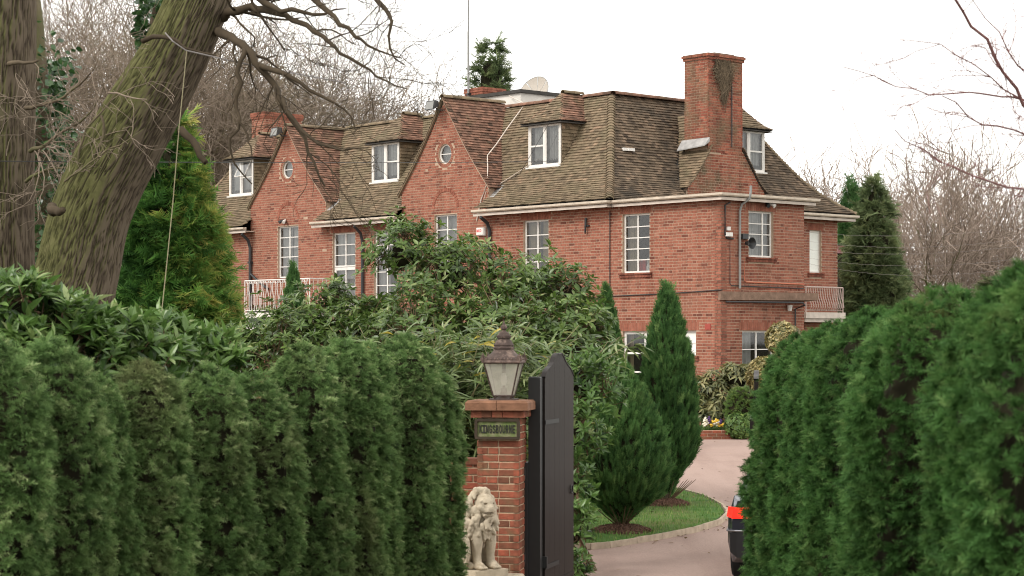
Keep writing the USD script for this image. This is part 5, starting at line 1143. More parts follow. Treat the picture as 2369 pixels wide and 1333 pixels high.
def shrub(name, label, cat, base, lobes, per, size, protos, mat, seed, inner=.45, tone=(.45, .16), up=.8, twig=.007, group=None, coremat=None, corek=.5, ground=0.0):
    """lobes: (x, y, z, rx, ry, rz) in world metres; leafy whorls on twigs that spring from real limbs."""
    r = np.random.default_rng(seed); root = thing(name, label, cat, base, 0, group); B = np.array(base)
    lf, tw, lm, co = MB(), MB(), MB(), MB()
    for (x, y, z, rx, ry, rz) in lobes:
        c = np.array([x, y, z]) - B; rad = np.array([rx, ry, rz]); n = int(per * (rx * rz + rx * ry + ry * rz) / 3 * 4)
        l = bez(np.array([r.normal() * .1, r.normal() * .1, -.05]), c, r, .12, 7); lm.tube(l, np.linspace(.032, .014, 7), 6, r.random())
        subs = [bez(c, c + rad * unit(r.normal(size=3)) * .6, r, .2, 4) for _ in range(8)]
        for s in subs: lm.tube(s, np.linspace(.018, .008, 4), 5, r.random())
        d = unit(r.normal(size=(n, 3))); d[:, 2] = np.where(d[:, 2] < -.55, -d[:, 2], d[:, 2])
        k = 1 - inner * r.random(n) ** 1.6; k = np.where(r.random(n) < .10, r.uniform(1.0, 1.22, n), k); bump = .62 + .8 * meshkit.fbm(d * 2.0 + 5 + x, 3, seed); p = c + d * rad * (k * bump)[:, None]
        ok = p[:, 2] + B[2] > ground + .1; d, p, k = d[ok], p[ok], k[ok]; n = len(p)
        ax = unit(d * [1, 1, .6] + [0, 0, up] + r.normal(0, .3, (n, 3)))
        t = np.clip(r.normal(tone[0], tone[1], n) + .1 * d[:, 2], 0, 1)
        put_many(lf, protos, r, p, ax, r.uniform(.75, 1.2, n) * size, t, twist=1.0)
        ends = np.array([q for s in subs for q in s[1:]])
        if n:
            near = ends[np.argmin(((p[:, None] - ends[None]) ** 2).sum(-1), 1)]
            for q, e, a in zip(p[::3], near[::3], ax[::3]):
                m = q - a * .12 + r.normal(size=3) * .02; tw.tube([e, (e + m) / 2 + r.normal(size=3) * .03, m, q + a * .02], [twig * 1.2, twig, twig * .8, twig * .6], 3, r.random(), cap=False)
        if corek:
            s = trimesh.creation.icosphere(2); v = s.vertices; v = v * (corek * (.7 + .6 * meshkit.fbm(v * 1.7 + x + 9, 2, seed)))[:, None] * rad + c; co.add(v, s.faces)
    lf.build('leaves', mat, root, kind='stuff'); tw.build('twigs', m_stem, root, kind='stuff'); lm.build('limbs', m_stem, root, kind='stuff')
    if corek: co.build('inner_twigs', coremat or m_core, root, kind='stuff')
    return root
def lb(px, py, Y, r, ry=None, rz=None):
    p = at(px, py, Y); k = Y / 4700; return (p[0], p[1], p[2], r * k, (ry or r) * k, (rz or r) * k)
shrub('rhododendron', 'large glossy rhododendron in the middle, standing before the brick house', 'shrub', (-.2, 32.4, gz(32)),
      [lb(935, 590, 33.5, 88, rz=92), lb(1045, 640, 33, 118, rz=95), lb(1190, 690, 32.5, 112, rz=96), lb(1308, 690, 32, 76, rz=85), lb(1368, 770, 31.8, 62, rz=85), lb(885, 740, 33.5, 62), lb(1000, 800, 32, 150), lb(1160, 850, 31.5, 165), lb(1310, 840, 31, 112, rz=140), lb(1335, 960, 30.5, 85, rz=100), lb(1180, 1000, 31, 170), lb(900, 830, 33, 120)],
      108, .150, WH, m_rhod, 301, corek=.33, inner=.55)
shrub('rhododendron', 'looser leggy rhododendron left of centre, below the front balcony', 'shrub', (-2.95, 33.6, gz(33)),
      [lb(770, 690, 34, 55, rz=40), lb(735, 770, 34, 100), lb(630, 800, 34.5, 90), lb(560, 800, 34.5, 60), lb(820, 780, 33.6, 90), lb(690, 850, 33.5, 120), lb(560, 850, 34, 80)],
      95, .14, WH, m_rhod, 302, corek=.3, inner=.6)
shrub('laurel_shrub', 'leafy evergreen shrub crowding the gate leaf on its right', 'shrub', (1.0, 24.6, gz(24)),
      [lb(1358, 900, 25.5, 78, rz=76), lb(1340, 1010, 25, 66, rz=70), lb(1325, 1120, 24.5, 42, rz=70), lb(1330, 1230, 24, 44, rz=75), lb(1325, 1320, 23.8, 40)],
      210, .13, WHL, m_laur, 303, corek=.35, tone=(.42, .17))
shrub('laurel_hedge', 'big-leaved laurel shrubs rising behind the left conifers, below the oak', 'shrub', (-3.6, 16.2, 0),
      [lb(30, 735, 15.2, 95, rz=85), lb(150, 765, 15.4, 90, rz=70), lb(265, 790, 15.8, 85, rz=65), lb(380, 800, 16.5, 80, rz=62), lb(480, 830, 17.2, 70, rz=55), lb(30, 880, 15, 120), lb(180, 880, 15.5, 120), lb(330, 890, 16, 110), lb(470, 900, 17, 95)],
      230, .155, WHL, m_laur, 304, corek=.45, up=1.1, tone=(.5, .17))
shrub('house_shrub', 'yellowish green rhododendron against the side wall behind the planter', 'shrub', (5.0, 48.9, .57),
      [lb(1640, 920, 49.0, 52, rz=55), lb(1700, 885, 49.3, 52, rz=46), lb(1740, 880, 49.4, 38, rz=40), lb(1610, 950, 48.7, 40, rz=40), lb(1655, 955, 48.8, 40, rz=36)], 95, .20, WHD, m_yell, 305, corek=.5, up=.9)
def bush(name, label, c, rad, n, size, mat, seed, protos=None, stem=0.0):
    r = np.random.default_rng(seed); root = thing(name, label, 'topiary', (c[0], c[1], c[2] - rad[2] - stem), 0); d = unit(r.normal(size=(n, 3))); k = 1 - .18 * r.random(n); q = np.array(rad)
    p = d * q * (k * (.94 + .12 * meshkit.fbm(d * 2.5 + 4, 2, seed)))[:, None] + [0, 0, rad[2] + stem]; mb = MB()
    put_many(mb, protos or CL_HEDGE, r, p, unit(d + [0, 0, .5] + r.normal(0, .3, (n, 3))), r.uniform(.7, 1.2, n) * size, np.clip(r.normal(.5, .2, n), 0, 1)); mb.build('leaves', mat, root, kind='stuff')
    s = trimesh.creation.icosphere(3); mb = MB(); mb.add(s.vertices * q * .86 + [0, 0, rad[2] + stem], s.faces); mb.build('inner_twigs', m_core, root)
    mb = MB(); mb.tube([(0, 0, -.05), (0, 0, rad[2] * .8 + stem)], .03, 8); mb.build('stem', m_stem, root)
    return root
p = at(1716, 942, 47.95); bush('clipped_dome', 'rounded clipped conifer dome in the planter, the taller of the two', (p[0], p[1], p[2] - .02), (.40, .40, .50), 420, .085, m_box, 401)
p = at(1716, 984, 47.62); bush('clipped_ball', 'low bright green clipped ball in front of the dome', (p[0], p[1], p[2]), (.42, .36, .31), 900, .065, m_box, 402, [whorl(np.random.default_rng(7), 7, w=.3)])
p = at(1812, 783, 47.2); bush('variegated_standard', 'cream and green variegated ball tree before the ground-floor side window', (p[0], p[1], p[2]), (.41, .41, .36), 900, .085, m_vari, 403, [whorl(np.random.default_rng(8), 7, w=.3)], stem=1.8)
p = at(1770, 868, 47.0); bush('variegated_bush', 'small reddish variegated bush at the far end of the right hedge', (p[0], p[1], p[2]), (.42, .4, .42), 700, .085, m_vari, 404, [whorl(np.random.default_rng(9), 7, w=.3)], stem=.9)
# bamboo
def bamboo():
    r = np.random.default_rng(310); root = thing('bamboo', 'clump of arching bamboo with long narrow leaves behind the lantern', 'bamboo', (-.62, 26.4, gz(26)), 0)
    pl = []
    for i in range(4):
        P = PB()
        for k in range(6):
            L = r.uniform(.7, 1.15); a = r.uniform(-1.1, 1.1); el = r.uniform(-.5, .7); d = np.array([math.sin(a) * math.cos(el), math.cos(a) * math.cos(el), math.sin(el)]); t = np.linspace(0, 1, 5)
            pts = d * t[:, None] * L + np.array([0, 0, -1.0]) * (t[:, None] ** 2) * r.uniform(.15, .55); v, f = strip(pts, np.array([.018, .052, .048, .03, .002]), unit(np.cross(d, [d[1], -d[0], .1]) + r.normal(0, .3, 3))); P.add(v, f, r.normal() * .16 + (.4 if r.random() < .05 else 0))
        pl.append(P.out())
    cn, lf = MB(), MB(); pos, ax, tn = [], [], []
    for i in range(110):
        b = np.array([r.normal() * .38, r.normal() * .3, 0]); H = r.uniform(2.0, 3.5); lean = np.array([r.normal() * .5 + .22, r.normal() * .3, 0]); t = np.linspace(0, 1, 7)[:, None]
        p = b + lean * t ** 2 * 1.5 + np.array([0, 0, 1.0]) * H * (t - .12 * t ** 3); cn.tube(p, np.linspace(.010, .004, 7), 5, r.random(), cap=False)
        for k in range(15):
            u = r.uniform(.42, 1); q = np.array([np.interp(u * 6, np.arange(7), p[:, j]) for j in range(3)]); a = r.uniform(0, 6.28); pos.append(q + r.normal(size=3) * .08); ax.append([math.cos(a), math.sin(a), r.uniform(-.2, .6)]); tn.append(np.clip(r.normal(.45, .17), 0, 1))
    put_many(lf, pl, r, np.array(pos), unit(np.array(ax)), r.uniform(.22, .36, len(pos)), np.array(tn), twist=.3)
    cn.build('canes', m_cane, root, kind='stuff'); lf.build('leaves', m_bamb, root, kind='stuff')
bamboo()
# golden conifer behind the oak
G = thing('golden_conifer', 'dense conifer with golden tips between the leaning oak and the house', 'conifer', (-6.35, 38, gz(38)), 0)
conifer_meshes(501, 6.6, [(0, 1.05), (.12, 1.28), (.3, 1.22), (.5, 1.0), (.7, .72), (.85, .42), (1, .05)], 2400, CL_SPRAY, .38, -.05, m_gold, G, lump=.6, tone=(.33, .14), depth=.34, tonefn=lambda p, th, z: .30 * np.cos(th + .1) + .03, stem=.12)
# ovoid cypresses on the lawn, bases bare, soil mounds round them
p1, p2 = (1.53, 28.3), (2.44, 31.9)
c1 = thing('oval_cypress', 'broad egg-shaped dwarf cypress nearest on the lawn island', 'conifer', (*p1, gz(p1[1]) + .07), 0)
conifer_meshes(511, 2.28, [(0, .06), (.07, .24), (.17, .55), (.32, .66), (.5, .60), (.68, .43), (.85, .21), (1, .03)], 2600, CL_PLUME, .155, 2.0, m_cyp, c1, z0=.12, lump=.28, depth=.15, corek=.84, tone=(.52, .18))
c2 = thing('oval_cypress', 'tall flame-shaped cypress behind it on the lawn island', 'conifer', (*p2, gz(p2[1]) + .07), 0)
conifer_meshes(512, 3.40, [(0, .05), (.07, .16), (.18, .42), (.30, .50), (.45, .45), (.62, .36), (.80, .23), (.92, .12), (1, .02)], 2800, CL_PLUME, .16, 2.4, m_cyp, c2, z0=.14, lump=.32, depth=.15, corek=.84, tone=(.46, .18))
for root, n, seed in ((c1, 26, 3), (c2, 18, 4)):   # bare lower twigs fanning out under the skirt
    r = np.random.default_rng(seed); mb = MB()
    for i in range(n):
        a = r.uniform(0, 6.28); R = r.uniform(.2, .5); mb.tube([(0, 0, .02), (R * .4 * math.cos(a), R * .4 * math.sin(a), .16), (R * math.cos(a), R * math.sin(a), .38)], [.012, .008, .004], 4, r.random(), cap=False)
    mb.build('bare_twigs', m_stem, root, kind='stuff')
dup(c2, (*at(679, 740, 50)[:2], .57), 40, 'narrow green conifer spire in front of the front balcony', None, (.9, .9, 1.22))
dup(c2, (*at(1402, 800, 44)[:2], gz(44)), 110, 'slim dark cypress half hidden behind the big rhododendron', None, (.85, .85, 1.04))
m_mulch = tone_mat('bark_mulch', [(0, (0.085, 0.045, 0.030)), (1, (0.17, 0.095, 0.065))], .95, 30, .4, .5, 120)
for (x, y), R, lab in ((p1, .44, 'round bark mulch mound under the broad cypress'), (p2, .38, 'bark mulch mound under the tall cypress')):
    T = thing('mulch_mound', lab, 'mulch', (x, y, gz(y) + .06)); r = np.random.default_rng(int(R * 100)); mb = MB()
    rr, aa = np.meshgrid(np.linspace(0, 1, 8), np.linspace(0, 2 * math.pi, 29)[:-1], indexing='ij'); v = np.stack([rr * R * np.cos(aa), rr * R * np.sin(aa), .09 * (1 - rr ** 2) + .012 * r.normal(size=rr.shape) * (rr < .98)], -1).reshape(-1, 3)
    i, j = np.meshgrid(np.arange(7), np.arange(28), indexing='ij'); mb.add(v, np.stack([i * 28 + j, (i + 1) * 28 + j, (i + 1) * 28 + (j + 1) % 28, i * 28 + (j + 1) % 28], -1).reshape(-1, 4)); mb.build('mound', m_mulch, T, smooth=True)
    n = 900; q = r.random(n) ** .5 * R; a = r.uniform(0, 6.28, n); cb = []
    for k in range(n):
        c = np.array([q[k] * math.cos(a[k]), q[k] * math.sin(a[k]), .09 * (1 - (q[k] / R) ** 2) + .008]); e = unit(r.normal(size=3)); s = unit(np.cross(e, r.normal(size=3))); u = np.cross(e, s); L, W, H = r.uniform(.01, .03), r.uniform(.005, .01), .004
        cb.append([c + e * L * i_ + s * W * j_ + u * H * k_ for k_ in (-1, 1) for i_, j_ in ((-1, -1), (1, -1), (1, 1), (-1, 1))])
    mb = MB(); mb.add(*boxes8(np.array(cb), r.random(n))); mb.build('bark_chips', m_mulch, T, kind='stuff')
# planter wall, bed and flowers before the house
PW = thing('planter_wall', 'low brick edging wall of the flower bed before the house', 'wall', (4.25, 47.45, .57), 12)
PF = Fr((0, 0), (1, 0), (0, 1)); mb = MB(); mb.box((.0, .012, 0), (1.75, .2, .215)); mb.build('core', m_mortar, PW)
for z, k in ((.0, 0), (.075, 1), (.15, 0)):
    for u in np.arange(-.1125 * k, 1.75, .225):
        a, b = max(u, 0) + .004, min(u + .215, 1.75)
        if b - a > .03: brick_at(PF, a, b, z, z + .064, PW, m_pbrick, dep=.1)
sheet(Polygon([(4.2, 47.66), (6.3, 48.1), (6.4, 50.0), (5.3, 50.7), (4.2, 50.2)]), .19, 'flower_bed', m_soil, 'dark soil of the flower bed behind the low brick edging')
def flower(px, py, Y, kind, label, group):
    q = at(px, py, Y); r = np.random.default_rng(px); H = max(.12, q[2] - .76); T = thing('flower', label, 'flower', (q[0], q[1], .76), r.uniform(0, 360), group)
    mb = MB(); mb.tube([(0, 0, 0), (.01, 0, H * .6), (0, .0, H)], .006, 5); mb.build('stem', m_box, T); mb = MB()
    for k in range(5): a = k * 1.26; v, f = strip([(0, 0, 0), (.05 * math.cos(a), .05 * math.sin(a), H * .5), (.10 * math.cos(a), .10 * math.sin(a), H * .7)], [.008, .014, .002], [math.cos(a + 1.57), math.sin(a + 1.57), 0.2]); mb.add(v, f, r.random())
    mb.build('leaves', m_box, T, kind='stuff'); mb = MB(); P = PB()
    for k in range(10 if kind != 'purple' else 14): d = unit(r.normal(size=3)); s = trimesh.creation.icosphere(1, .026); mb.add(s.vertices * [1, 1, .8] + d * .035 + [0, 0, H + .02 + (k * .008 if kind != 'yellow' else 0)], s.faces)
    mb.build('blossom', {'yellow': m_fy, 'white': m_fw, 'purple': m_fp}[kind], T)
m_fy, m_fw, m_fp = plain('yellow_petal', (.62, .40, .04), .6), plain('white_petal', (.72, .68, .55), .6), plain('purple_petal', (.07, .03, .12), .6)
FL = sorted([(1629, 992, 'white'), (1636, 1000, 'white'), (1632, 978, 'white'), (1655, 996, 'white'), (1660, 985, 'white'), (1645, 986, 'yellow'), (1650, 978, 'yellow'), (1673, 991, 'yellow'), (1658, 975, 'yellow'), (1664, 1000, 'yellow'), (1641, 980, 'purple'), (1666, 992, 'purple')])
ORD = ['leftmost', 'second from the left', 'middle', 'fourth from the left', 'rightmost']
for kind in ('white', 'yellow', 'purple'):
    fl = [f for f in FL if f[2] == kind]
    for i, (px, py, k) in enumerate(fl):
        o = ORD[i] if len(fl) == 5 else ('left', 'right')[i]
        flower(px, py, 47.9, k, f"{o} of the {'dark purple' if k == 'purple' else k} spring flowers in the bed by the planter wall", k + ' flowers in the bed by the house')
# ------------------------------------------------------------------ oaks, bare trees, far planting
def bark_trunk(centers, radii, name, root, mat, nu=320, nv=400, amp=.010, seed=1, flare=None):
    c = np.asarray(centers, float); s = np.concatenate([[0], np.cumsum(np.linalg.norm(np.diff(c, axis=0), axis=1))]); g = np.linspace(0, s[-1], nv)
    from scipy.interpolate import CubicSpline
    P = CubicSpline(s, c)(g); R = np.interp(g, s, radii); t = unit(np.gradient(P, axis=0)); a = unit(np.cross(t, [0, 1.0, 0])); b = np.cross(t, a); th = np.linspace(0, 2 * math.pi, nu + 1)[:-1]
    G, T = np.meshgrid(g, th, indexing='ij'); U = np.stack([np.cos(T) * R[:, None] * 48 + 70, np.sin(T) * R[:, None] * 42 + 70, G * 3.0], -1)
    warp = meshkit.fbm(U * .35, 3, seed) * 1.6; n1 = meshkit.fbm(U + warp[..., None] * [1, 1, .0], 3, seed + 1); ridge = np.clip((np.abs(n1 - .5) * 15 - .40), -.35, 1.0) * 1.2 - .3; big = meshkit.fbm(U * .13, 3, seed + 5) - .5
    D = amp * np.clip(ridge, -1, 1) + big * .16 * R[:, None]
    RR = R[:, None] + D
    v = (P[:, None] + RR[..., None] * (np.cos(T)[..., None] * a[:, None] + np.sin(T)[..., None] * b[:, None])).reshape(-1, 3)
    i, j = np.meshgrid(np.arange(nv - 1), np.arange(nu), indexing='ij'); f = np.stack([i * nu + j, i * nu + (j + 1) % nu, (i + 1) * nu + (j + 1) % nu, (i + 1) * nu + j], -1).reshape(-1, 4)
    mb = MB(); mb.add(v, f, np.clip(.5 + ridge.reshape(-1) * .35, 0, 1)); return mb.build(name, mat, root, smooth=True)
m_bark = M('oak_bark', {"g": ("geometry", {}), "a": ("attribute", {"attribute": "tone"}), "r": ("rgb_ramp", {"ramp": [(0.2, (0.034, 0.025, 0.018)), (.55, (0.080, 0.062, 0.045)), (.85, (0.118, 0.093, 0.067))]}),
    "d": ("vector_math", {"math_type": "dot_product", "vector2": (-.80, -.10, .58)}), "n": ("noise_texture", {"scale": 1.3, "detail": 6, "roughness": .65}), "n2": ("noise_texture", {"scale": 9, "detail": 5, "roughness": .65}),
    "s": ("math", {"math_type": "multiply_add", "value2": 1.5, "value3": -.42}), "ad": ("math", {"math_type": "add"}), "mr": ("map_range", {"from_min": -.15, "from_max": .55, "to_max": .88, "clamp": True}),
    "mo": ("rgb_ramp", {"ramp": [(0.25, (0.034, 0.035, 0.014)), (.5, (0.066, 0.069, 0.024)), (.75, (0.104, 0.100, 0.044))]}), "mm": ("map_range", {"from_min": .25, "from_max": .7, "to_min": .45, "to_max": 1.1}), "mt": ("mix", {"mix_type": "multiply", "fac": 1.0}), "mx": ("mix", {}), "b": ("bump", {"strength": .4, "distance": .02}), "p": ("principled_bsdf", {"roughness": .95, "specular_ior_level": .1})},
    [("a.fac", "r.fac"), ("g.normal", "d.vector1"), ("g.position", "n.vector"), ("g.position", "n2.vector"), ("n.fac", "s.value1"), ("s.value", "ad.value1"), ("d.value", "ad.value2"), ("ad.value", "mr.value"), ("n2.fac", "mo.fac"), ("mr.result", "mx.fac"), ("r.color", "mx.color1"), ("a.fac", "mm.value"), ("mo.color", "mt.color1"), ("mm.result", "mt.color2"), ("mt.color", "mx.color2"), ("mx.color", "p.base_color"), ("n2.fac", "b.height"), ("b.normal", "p.normal")], "p.BSDF")
m_branch = plain('dark_oak_branch', (0.055, 0.042, 0.028), .95, .1, var=.4, scale=4)
def grow(r, p, d, L, rad, lev, out, spread=.75, n=5, kids=(5, 5, 4), wob=.16, gravity=.0, minr=.004):
    """Recursive limb: appends (level, points, radii)."""
    pts = [p]; q = np.array(p, float); dd = np.array(d, float)
    for i in range(n):
        dd = unit(dd + r.normal(0, wob, 3) + [0, 0, gravity]); q = q + dd * L / n; pts.append(q.copy())
    pts = np.array(pts); rr = np.linspace(rad, max(rad * .45, minr), n + 1); out.append((lev, pts, rr))
    if lev < len(kids):
        for k in range(kids[lev]):
            t = r.uniform(.25, 1) if k else 1.0; i = min(int(t * n), n - 1); b = pts[i] + (pts[i + 1] - pts[i]) * (t * n - i); ax = unit(pts[i + 1] - pts[i]); nd = unit(ax + unit(r.normal(size=3)) * spread)
            grow(r, b, nd, L * r.uniform(.45, .75), max(np.interp(t, [0, 1], [rr[0], rr[-1]]) * .6, minr), lev + 1, out, spread, max(2 if lev >= 2 else 3, n - 1 - (lev >= 1)), kids, wob, gravity, minr)
    return out
# --- the leaning oak
OY = 22.0
oak = thing('oak_tree', 'massive leaning mossy oak trunk with bare branches at the left', 'tree', (*at(120, 1300, OY)[:2], 0)); OB = np.array([*at(120, 1300, OY)[:2], 0])
tc = [at(118, 1420, OY), at(124, 1000, OY), at(140, 760, OY), at(176, 640, OY), at(206, 510, OY), at(268, 370, OY), at(335, 250, OY), at(398, 140, OY), at(448, 30, OY), at(492, -90, OY), at(520, -260, OY)]
tr = [.66, .54, .50, .44, .415, .405, .39, .36, .34, .32, .28]
bark_trunk(np.array(tc) - OB, tr, 'trunk', oak, m_bark, seed=21)
def px_branch(pl, root, base, rad, kids=(3, 3), seed=0, twl=.5, mat=None, name='branch', tmat=None, spread=.9, grav=-.05, dens=3.0, minr=.0028):
    r = np.random.default_rng(seed); P = np.array([at(*q) for q in pl]) - base; s = np.concatenate([[0], np.cumsum(np.linalg.norm(np.diff(P, axis=0), axis=1))]); g = np.linspace(0, s[-1], max(6, int(s[-1] / .12)))
    from scipy.interpolate import PchipInterpolator
    C = PchipInterpolator(s, P)(g); C[1:-1] += r.normal(0, .012, C[1:-1].shape); R = np.linspace(rad[0], rad[1], len(C)) * r.uniform(.93, 1.07, len(C)); mb = MB(); mb.tube(C, R, 8); mb.build(name, mat or m_branch, root, smooth=True)
    tw = MB(); n = int(s[-1] * dens)
    for k in range(n):
        i = r.integers(1, len(C) - 1); d = unit(unit(C[i + 1] - C[i]) + unit(r.normal(size=3)) * spread); o = grow(r, C[i], d, twl * r.uniform(.5, 1.3), max(R[i] * .4, minr * 1.7), 0, [], .8, 5, kids, .22, grav, minr)
        for lv, pp, rr in o: tw.tube(pp, rr, 4 if lv == 0 else 3, r.random(), cap=False)
    if n: tw.build('twigs', tmat or m_branch, root, kind='stuff')
px_branch([(500, 72, 21.9), (530, 85, 21.5), (565, 106, 21.2), (600, 150, 21), (625, 188, 21), (650, 236, 20.8), (668, 268, 20.8), (700, 312, 20.7), (722, 372, 20.7), (752, 432, 20.7)], oak, OB, (.058, .009), (3, 3), 1, .6, dens=4.5)
px_branch([(655, 230, 20.8), (664, 250, 20.6), (690, 290, 20.5), (735, 330, 20.3), (800, 350, 20.2), (850, 342, 20.1)], oak, OB, (.028, .006), (3, 2), 2, .4)
px_branch([(566, 108, 21.2), (556, 150, 21), (550, 190, 20.9), (547, 245, 20.9), (553, 282, 20.8), (531, 332, 20.8), (546, 384, 20.8), (583, 426, 20.8)], oak, OB, (.030, .006), (2,), 3, .3, dens=1.2)
px_branch([(553, 282, 20.8), (566, 300, 20.8), (578, 335, 20.7), (583, 362, 20.7)], oak, OB, (.014, .005), (2,), 4, .2, dens=1.2)
px_branch([(600, 152, 21), (640, 165, 20.8), (680, 182, 20.6), (716, 203, 20.5), (766, 233, 20.4), (804, 256, 20.3), (822, 296, 20.2)], oak, OB, (.034, .006), (3, 2), 5, .5)
px_branch([(505, 40, 22), (560, 20, 21.5), (640, 30, 21), (720, 70, 20.6), (800, 130, 20.2), (880, 180, 20), (940, 205, 19.8)], oak, OB, (.05, .006), (3, 3), 6, .6)
px_branch([(700, -40, 21), (740, 10, 20.6), (800, 60, 20.3), (850, 100, 20), (930, 135, 19.8)], oak, OB, (.04, .006), (3, 3), 7, .6)
px_branch([(840, -40, 20.6), (880, 10, 20.3), (905, 60, 20), (900, 100, 20), (935, 150, 19.8)], oak, OB, (.035, .006), (3, 3), 8, .6)
px_branch([(560, -60, 21.4), (600, 0, 21), (650, 25, 20.8), (730, 30, 20.6), (800, 20, 20.4)], oak, OB, (.05, .006), (3, 3), 9, .6)
px_branch([(418, 300, 21.7), (440, 318, 21.6), (455, 345, 21.5), (476, 376, 21.4)], oak, OB, (.045, .03), (), 10, .2, dens=0, name='broken_branch')
px_branch([(330, 95, 21.5), (380, 84, 21.3), (430, 110, 21.2), (500, 128, 21.2)], oak, OB, (.03, .008), (), 11, .2, dens=0)
px_branch([(234, 268, 21.35), (240, 300, 21.3), (232, 320, 21.3), (240, 345, 21.3), (226, 372, 21.25)], oak, OB, (.016, .006), (2,), 12, .12, mat=m_limb, tmat=m_limb, dens=2)
px_branch([(250, 215, 21.4), (300, 225, 21.3), (340, 230, 21.2)], oak, OB, (.012, .004), (2,), 13, .25, mat=m_twig, tmat=m_twig, dens=8)
px_branch([(150, 420, 21.6), (190, 390, 21.4), (250, 350, 21.2), (330, 300, 21.1)], oak, OB, (.012, .004), (3, 2), 19, .35, mat=m_limb, tmat=m_twig, dens=7)
px_branch([(180, 380, 21.7), (200, 300, 21.6), (260, 230, 21.5), (290, 150, 21.5)], oak, OB, (.014, .004), (3, 2), 20, .45, mat=m_limb, tmat=m_twig, dens=7)
px_branch([(120, 480, 21.3), (135, 490, 21.0), (145, 486, 20.9)], oak, OB, (.06, .035), (), 14, .1, dens=0, name='branch_stub')
# --- the upright oak at the frame's edge
VB = np.array([*at(-8, 1300, 23.4)[:2], 0]); oak2 = thing('oak_tree', 'upright mossy oak trunk cut by the left edge of the picture', 'tree', tuple(VB))
bark_trunk(np.array([at(0, 1350, 23.4), at(-4, 1000, 23.4), at(-6, 700, 23.4), at(-12, 400, 23.4), at(-8, 100, 23.4), at(-12, -250, 23.4)]) - VB, [.56, .48, .43, .43, .44, .42], 'trunk', oak2, m_bark, nu=260, nv=230, seed=33)
px_branch([(20, 148, 23), (60, 144, 22.8), (88, 140, 22.7)], oak2, VB, (.03, .012), (2,), 15, .3, mat=m_limb, tmat=m_twig, dens=3)
px_branch([(70, 350, 23), (110, 330, 22.6), (150, 300, 22.4), (190, 280, 22.2), (240, 200, 22)], oak2, VB, (.025, .006), (3, 3), 16, .7, mat=m_limb, tmat=m_twig, dens=9)
px_branch([(60, 250, 23), (120, 240, 22.6), (160, 215, 22.4), (230, 130, 22.2)], oak2, VB, (.025, .006), (3, 3), 17, .7, mat=m_limb, tmat=m_twig, dens=9)
px_branch([(60, 420, 23), (100, 400, 22.7), (140, 390, 22.5), (175, 395, 22.4)], oak2, VB, (.022, .006), (3, 3), 18, .6, mat=m_limb, tmat=m_twig, dens=9)
# --- ivy-clad trunk between the two oaks
IB = np.array([*at(120, 1300, 27)[:2], gz(27)]); iv = thing('ivy_clad_tree', 'thin trunk wrapped in dark ivy between the two oak trunks', 'tree', tuple(IB))
mb = MB(); mb.tube(np.array([at(115, 1200, 27), at(100, 700, 27), at(88, 300, 27), at(75, 60, 27), at(60, -100, 27)]) - IB, [.22, .20, .18, .15, .12], 10); mb.build('trunk', m_limb, iv, smooth=True)
r = np.random.default_rng(71); n = 2600; py = r.uniform(120, 760, n); cx = np.interp(py, [60, 300, 700, 1200], [75, 88, 100, 115]); pos = np.array([at(x, y, 27) for x, y in zip(cx, py)]) - IB; a = r.uniform(0, 6.28, n); R = .22 + .32 * r.random(n) * meshkit.fbm(np.column_stack([py * .02, a, a * 0]), 2, 3) * 1.6
dv = np.column_stack([np.cos(a), np.sin(a), r.normal(0, .4, n)]); pos += dv * R[:, None]; lv, lf_ = leaf(r, .42, .05, .2); mb = MB(); mb.add(*scatter(lv, lf_, pos, frames(unit(dv + r.normal(0, .5, (n, 3)) + [0, 0, -.5]), r, None, .8), r.uniform(.06, .11, n), np.clip(r.normal(.5, .22, n), 0, 1))); mb.build('ivy_leaves', m_ivy, iv, kind='stuff')
r = np.random.default_rng(72); n = 420; c = at(352, 60, 25) - IB; d = unit(r.normal(size=(n, 3))); pos = c + d * np.array([.2, .3, .45]) * r.uniform(.5, 1, (n, 1)); mb = MB(); mb.add(*scatter(lv, lf_, pos, frames(unit(d + r.normal(0, .5, (n, 3))), r, None, .8), r.uniform(.06, .11, n), np.clip(r.normal(.55, .22, n), 0, 1)))
IB2 = np.array([*at(150, 1300, 25)[:2], gz(25)]); iv2 = thing('ivy_clad_tree', 'ivy tuft on a slim stem behind the top of the leaning oak', 'tree', tuple(IB2)); mb.v = [v + IB - IB2 for v in mb.v]; mb.build('ivy_leaves', m_ivy, iv2, kind='stuff')
mb = MB(); mb.tube(np.array([at(150, 1250, 25), at(215, 560, 25), at(300, 260, 25), at(348, 90, 25), at(362, 10, 25)]) - IB2, [.10, .08, .06, .05, .04], 8); mb.build('trunk', m_limb, iv2, smooth=True)
m_twig3 = plain('pale_far_twig', (0.23, 0.18, 0.145), .95, .1, var=.25, scale=1.5)
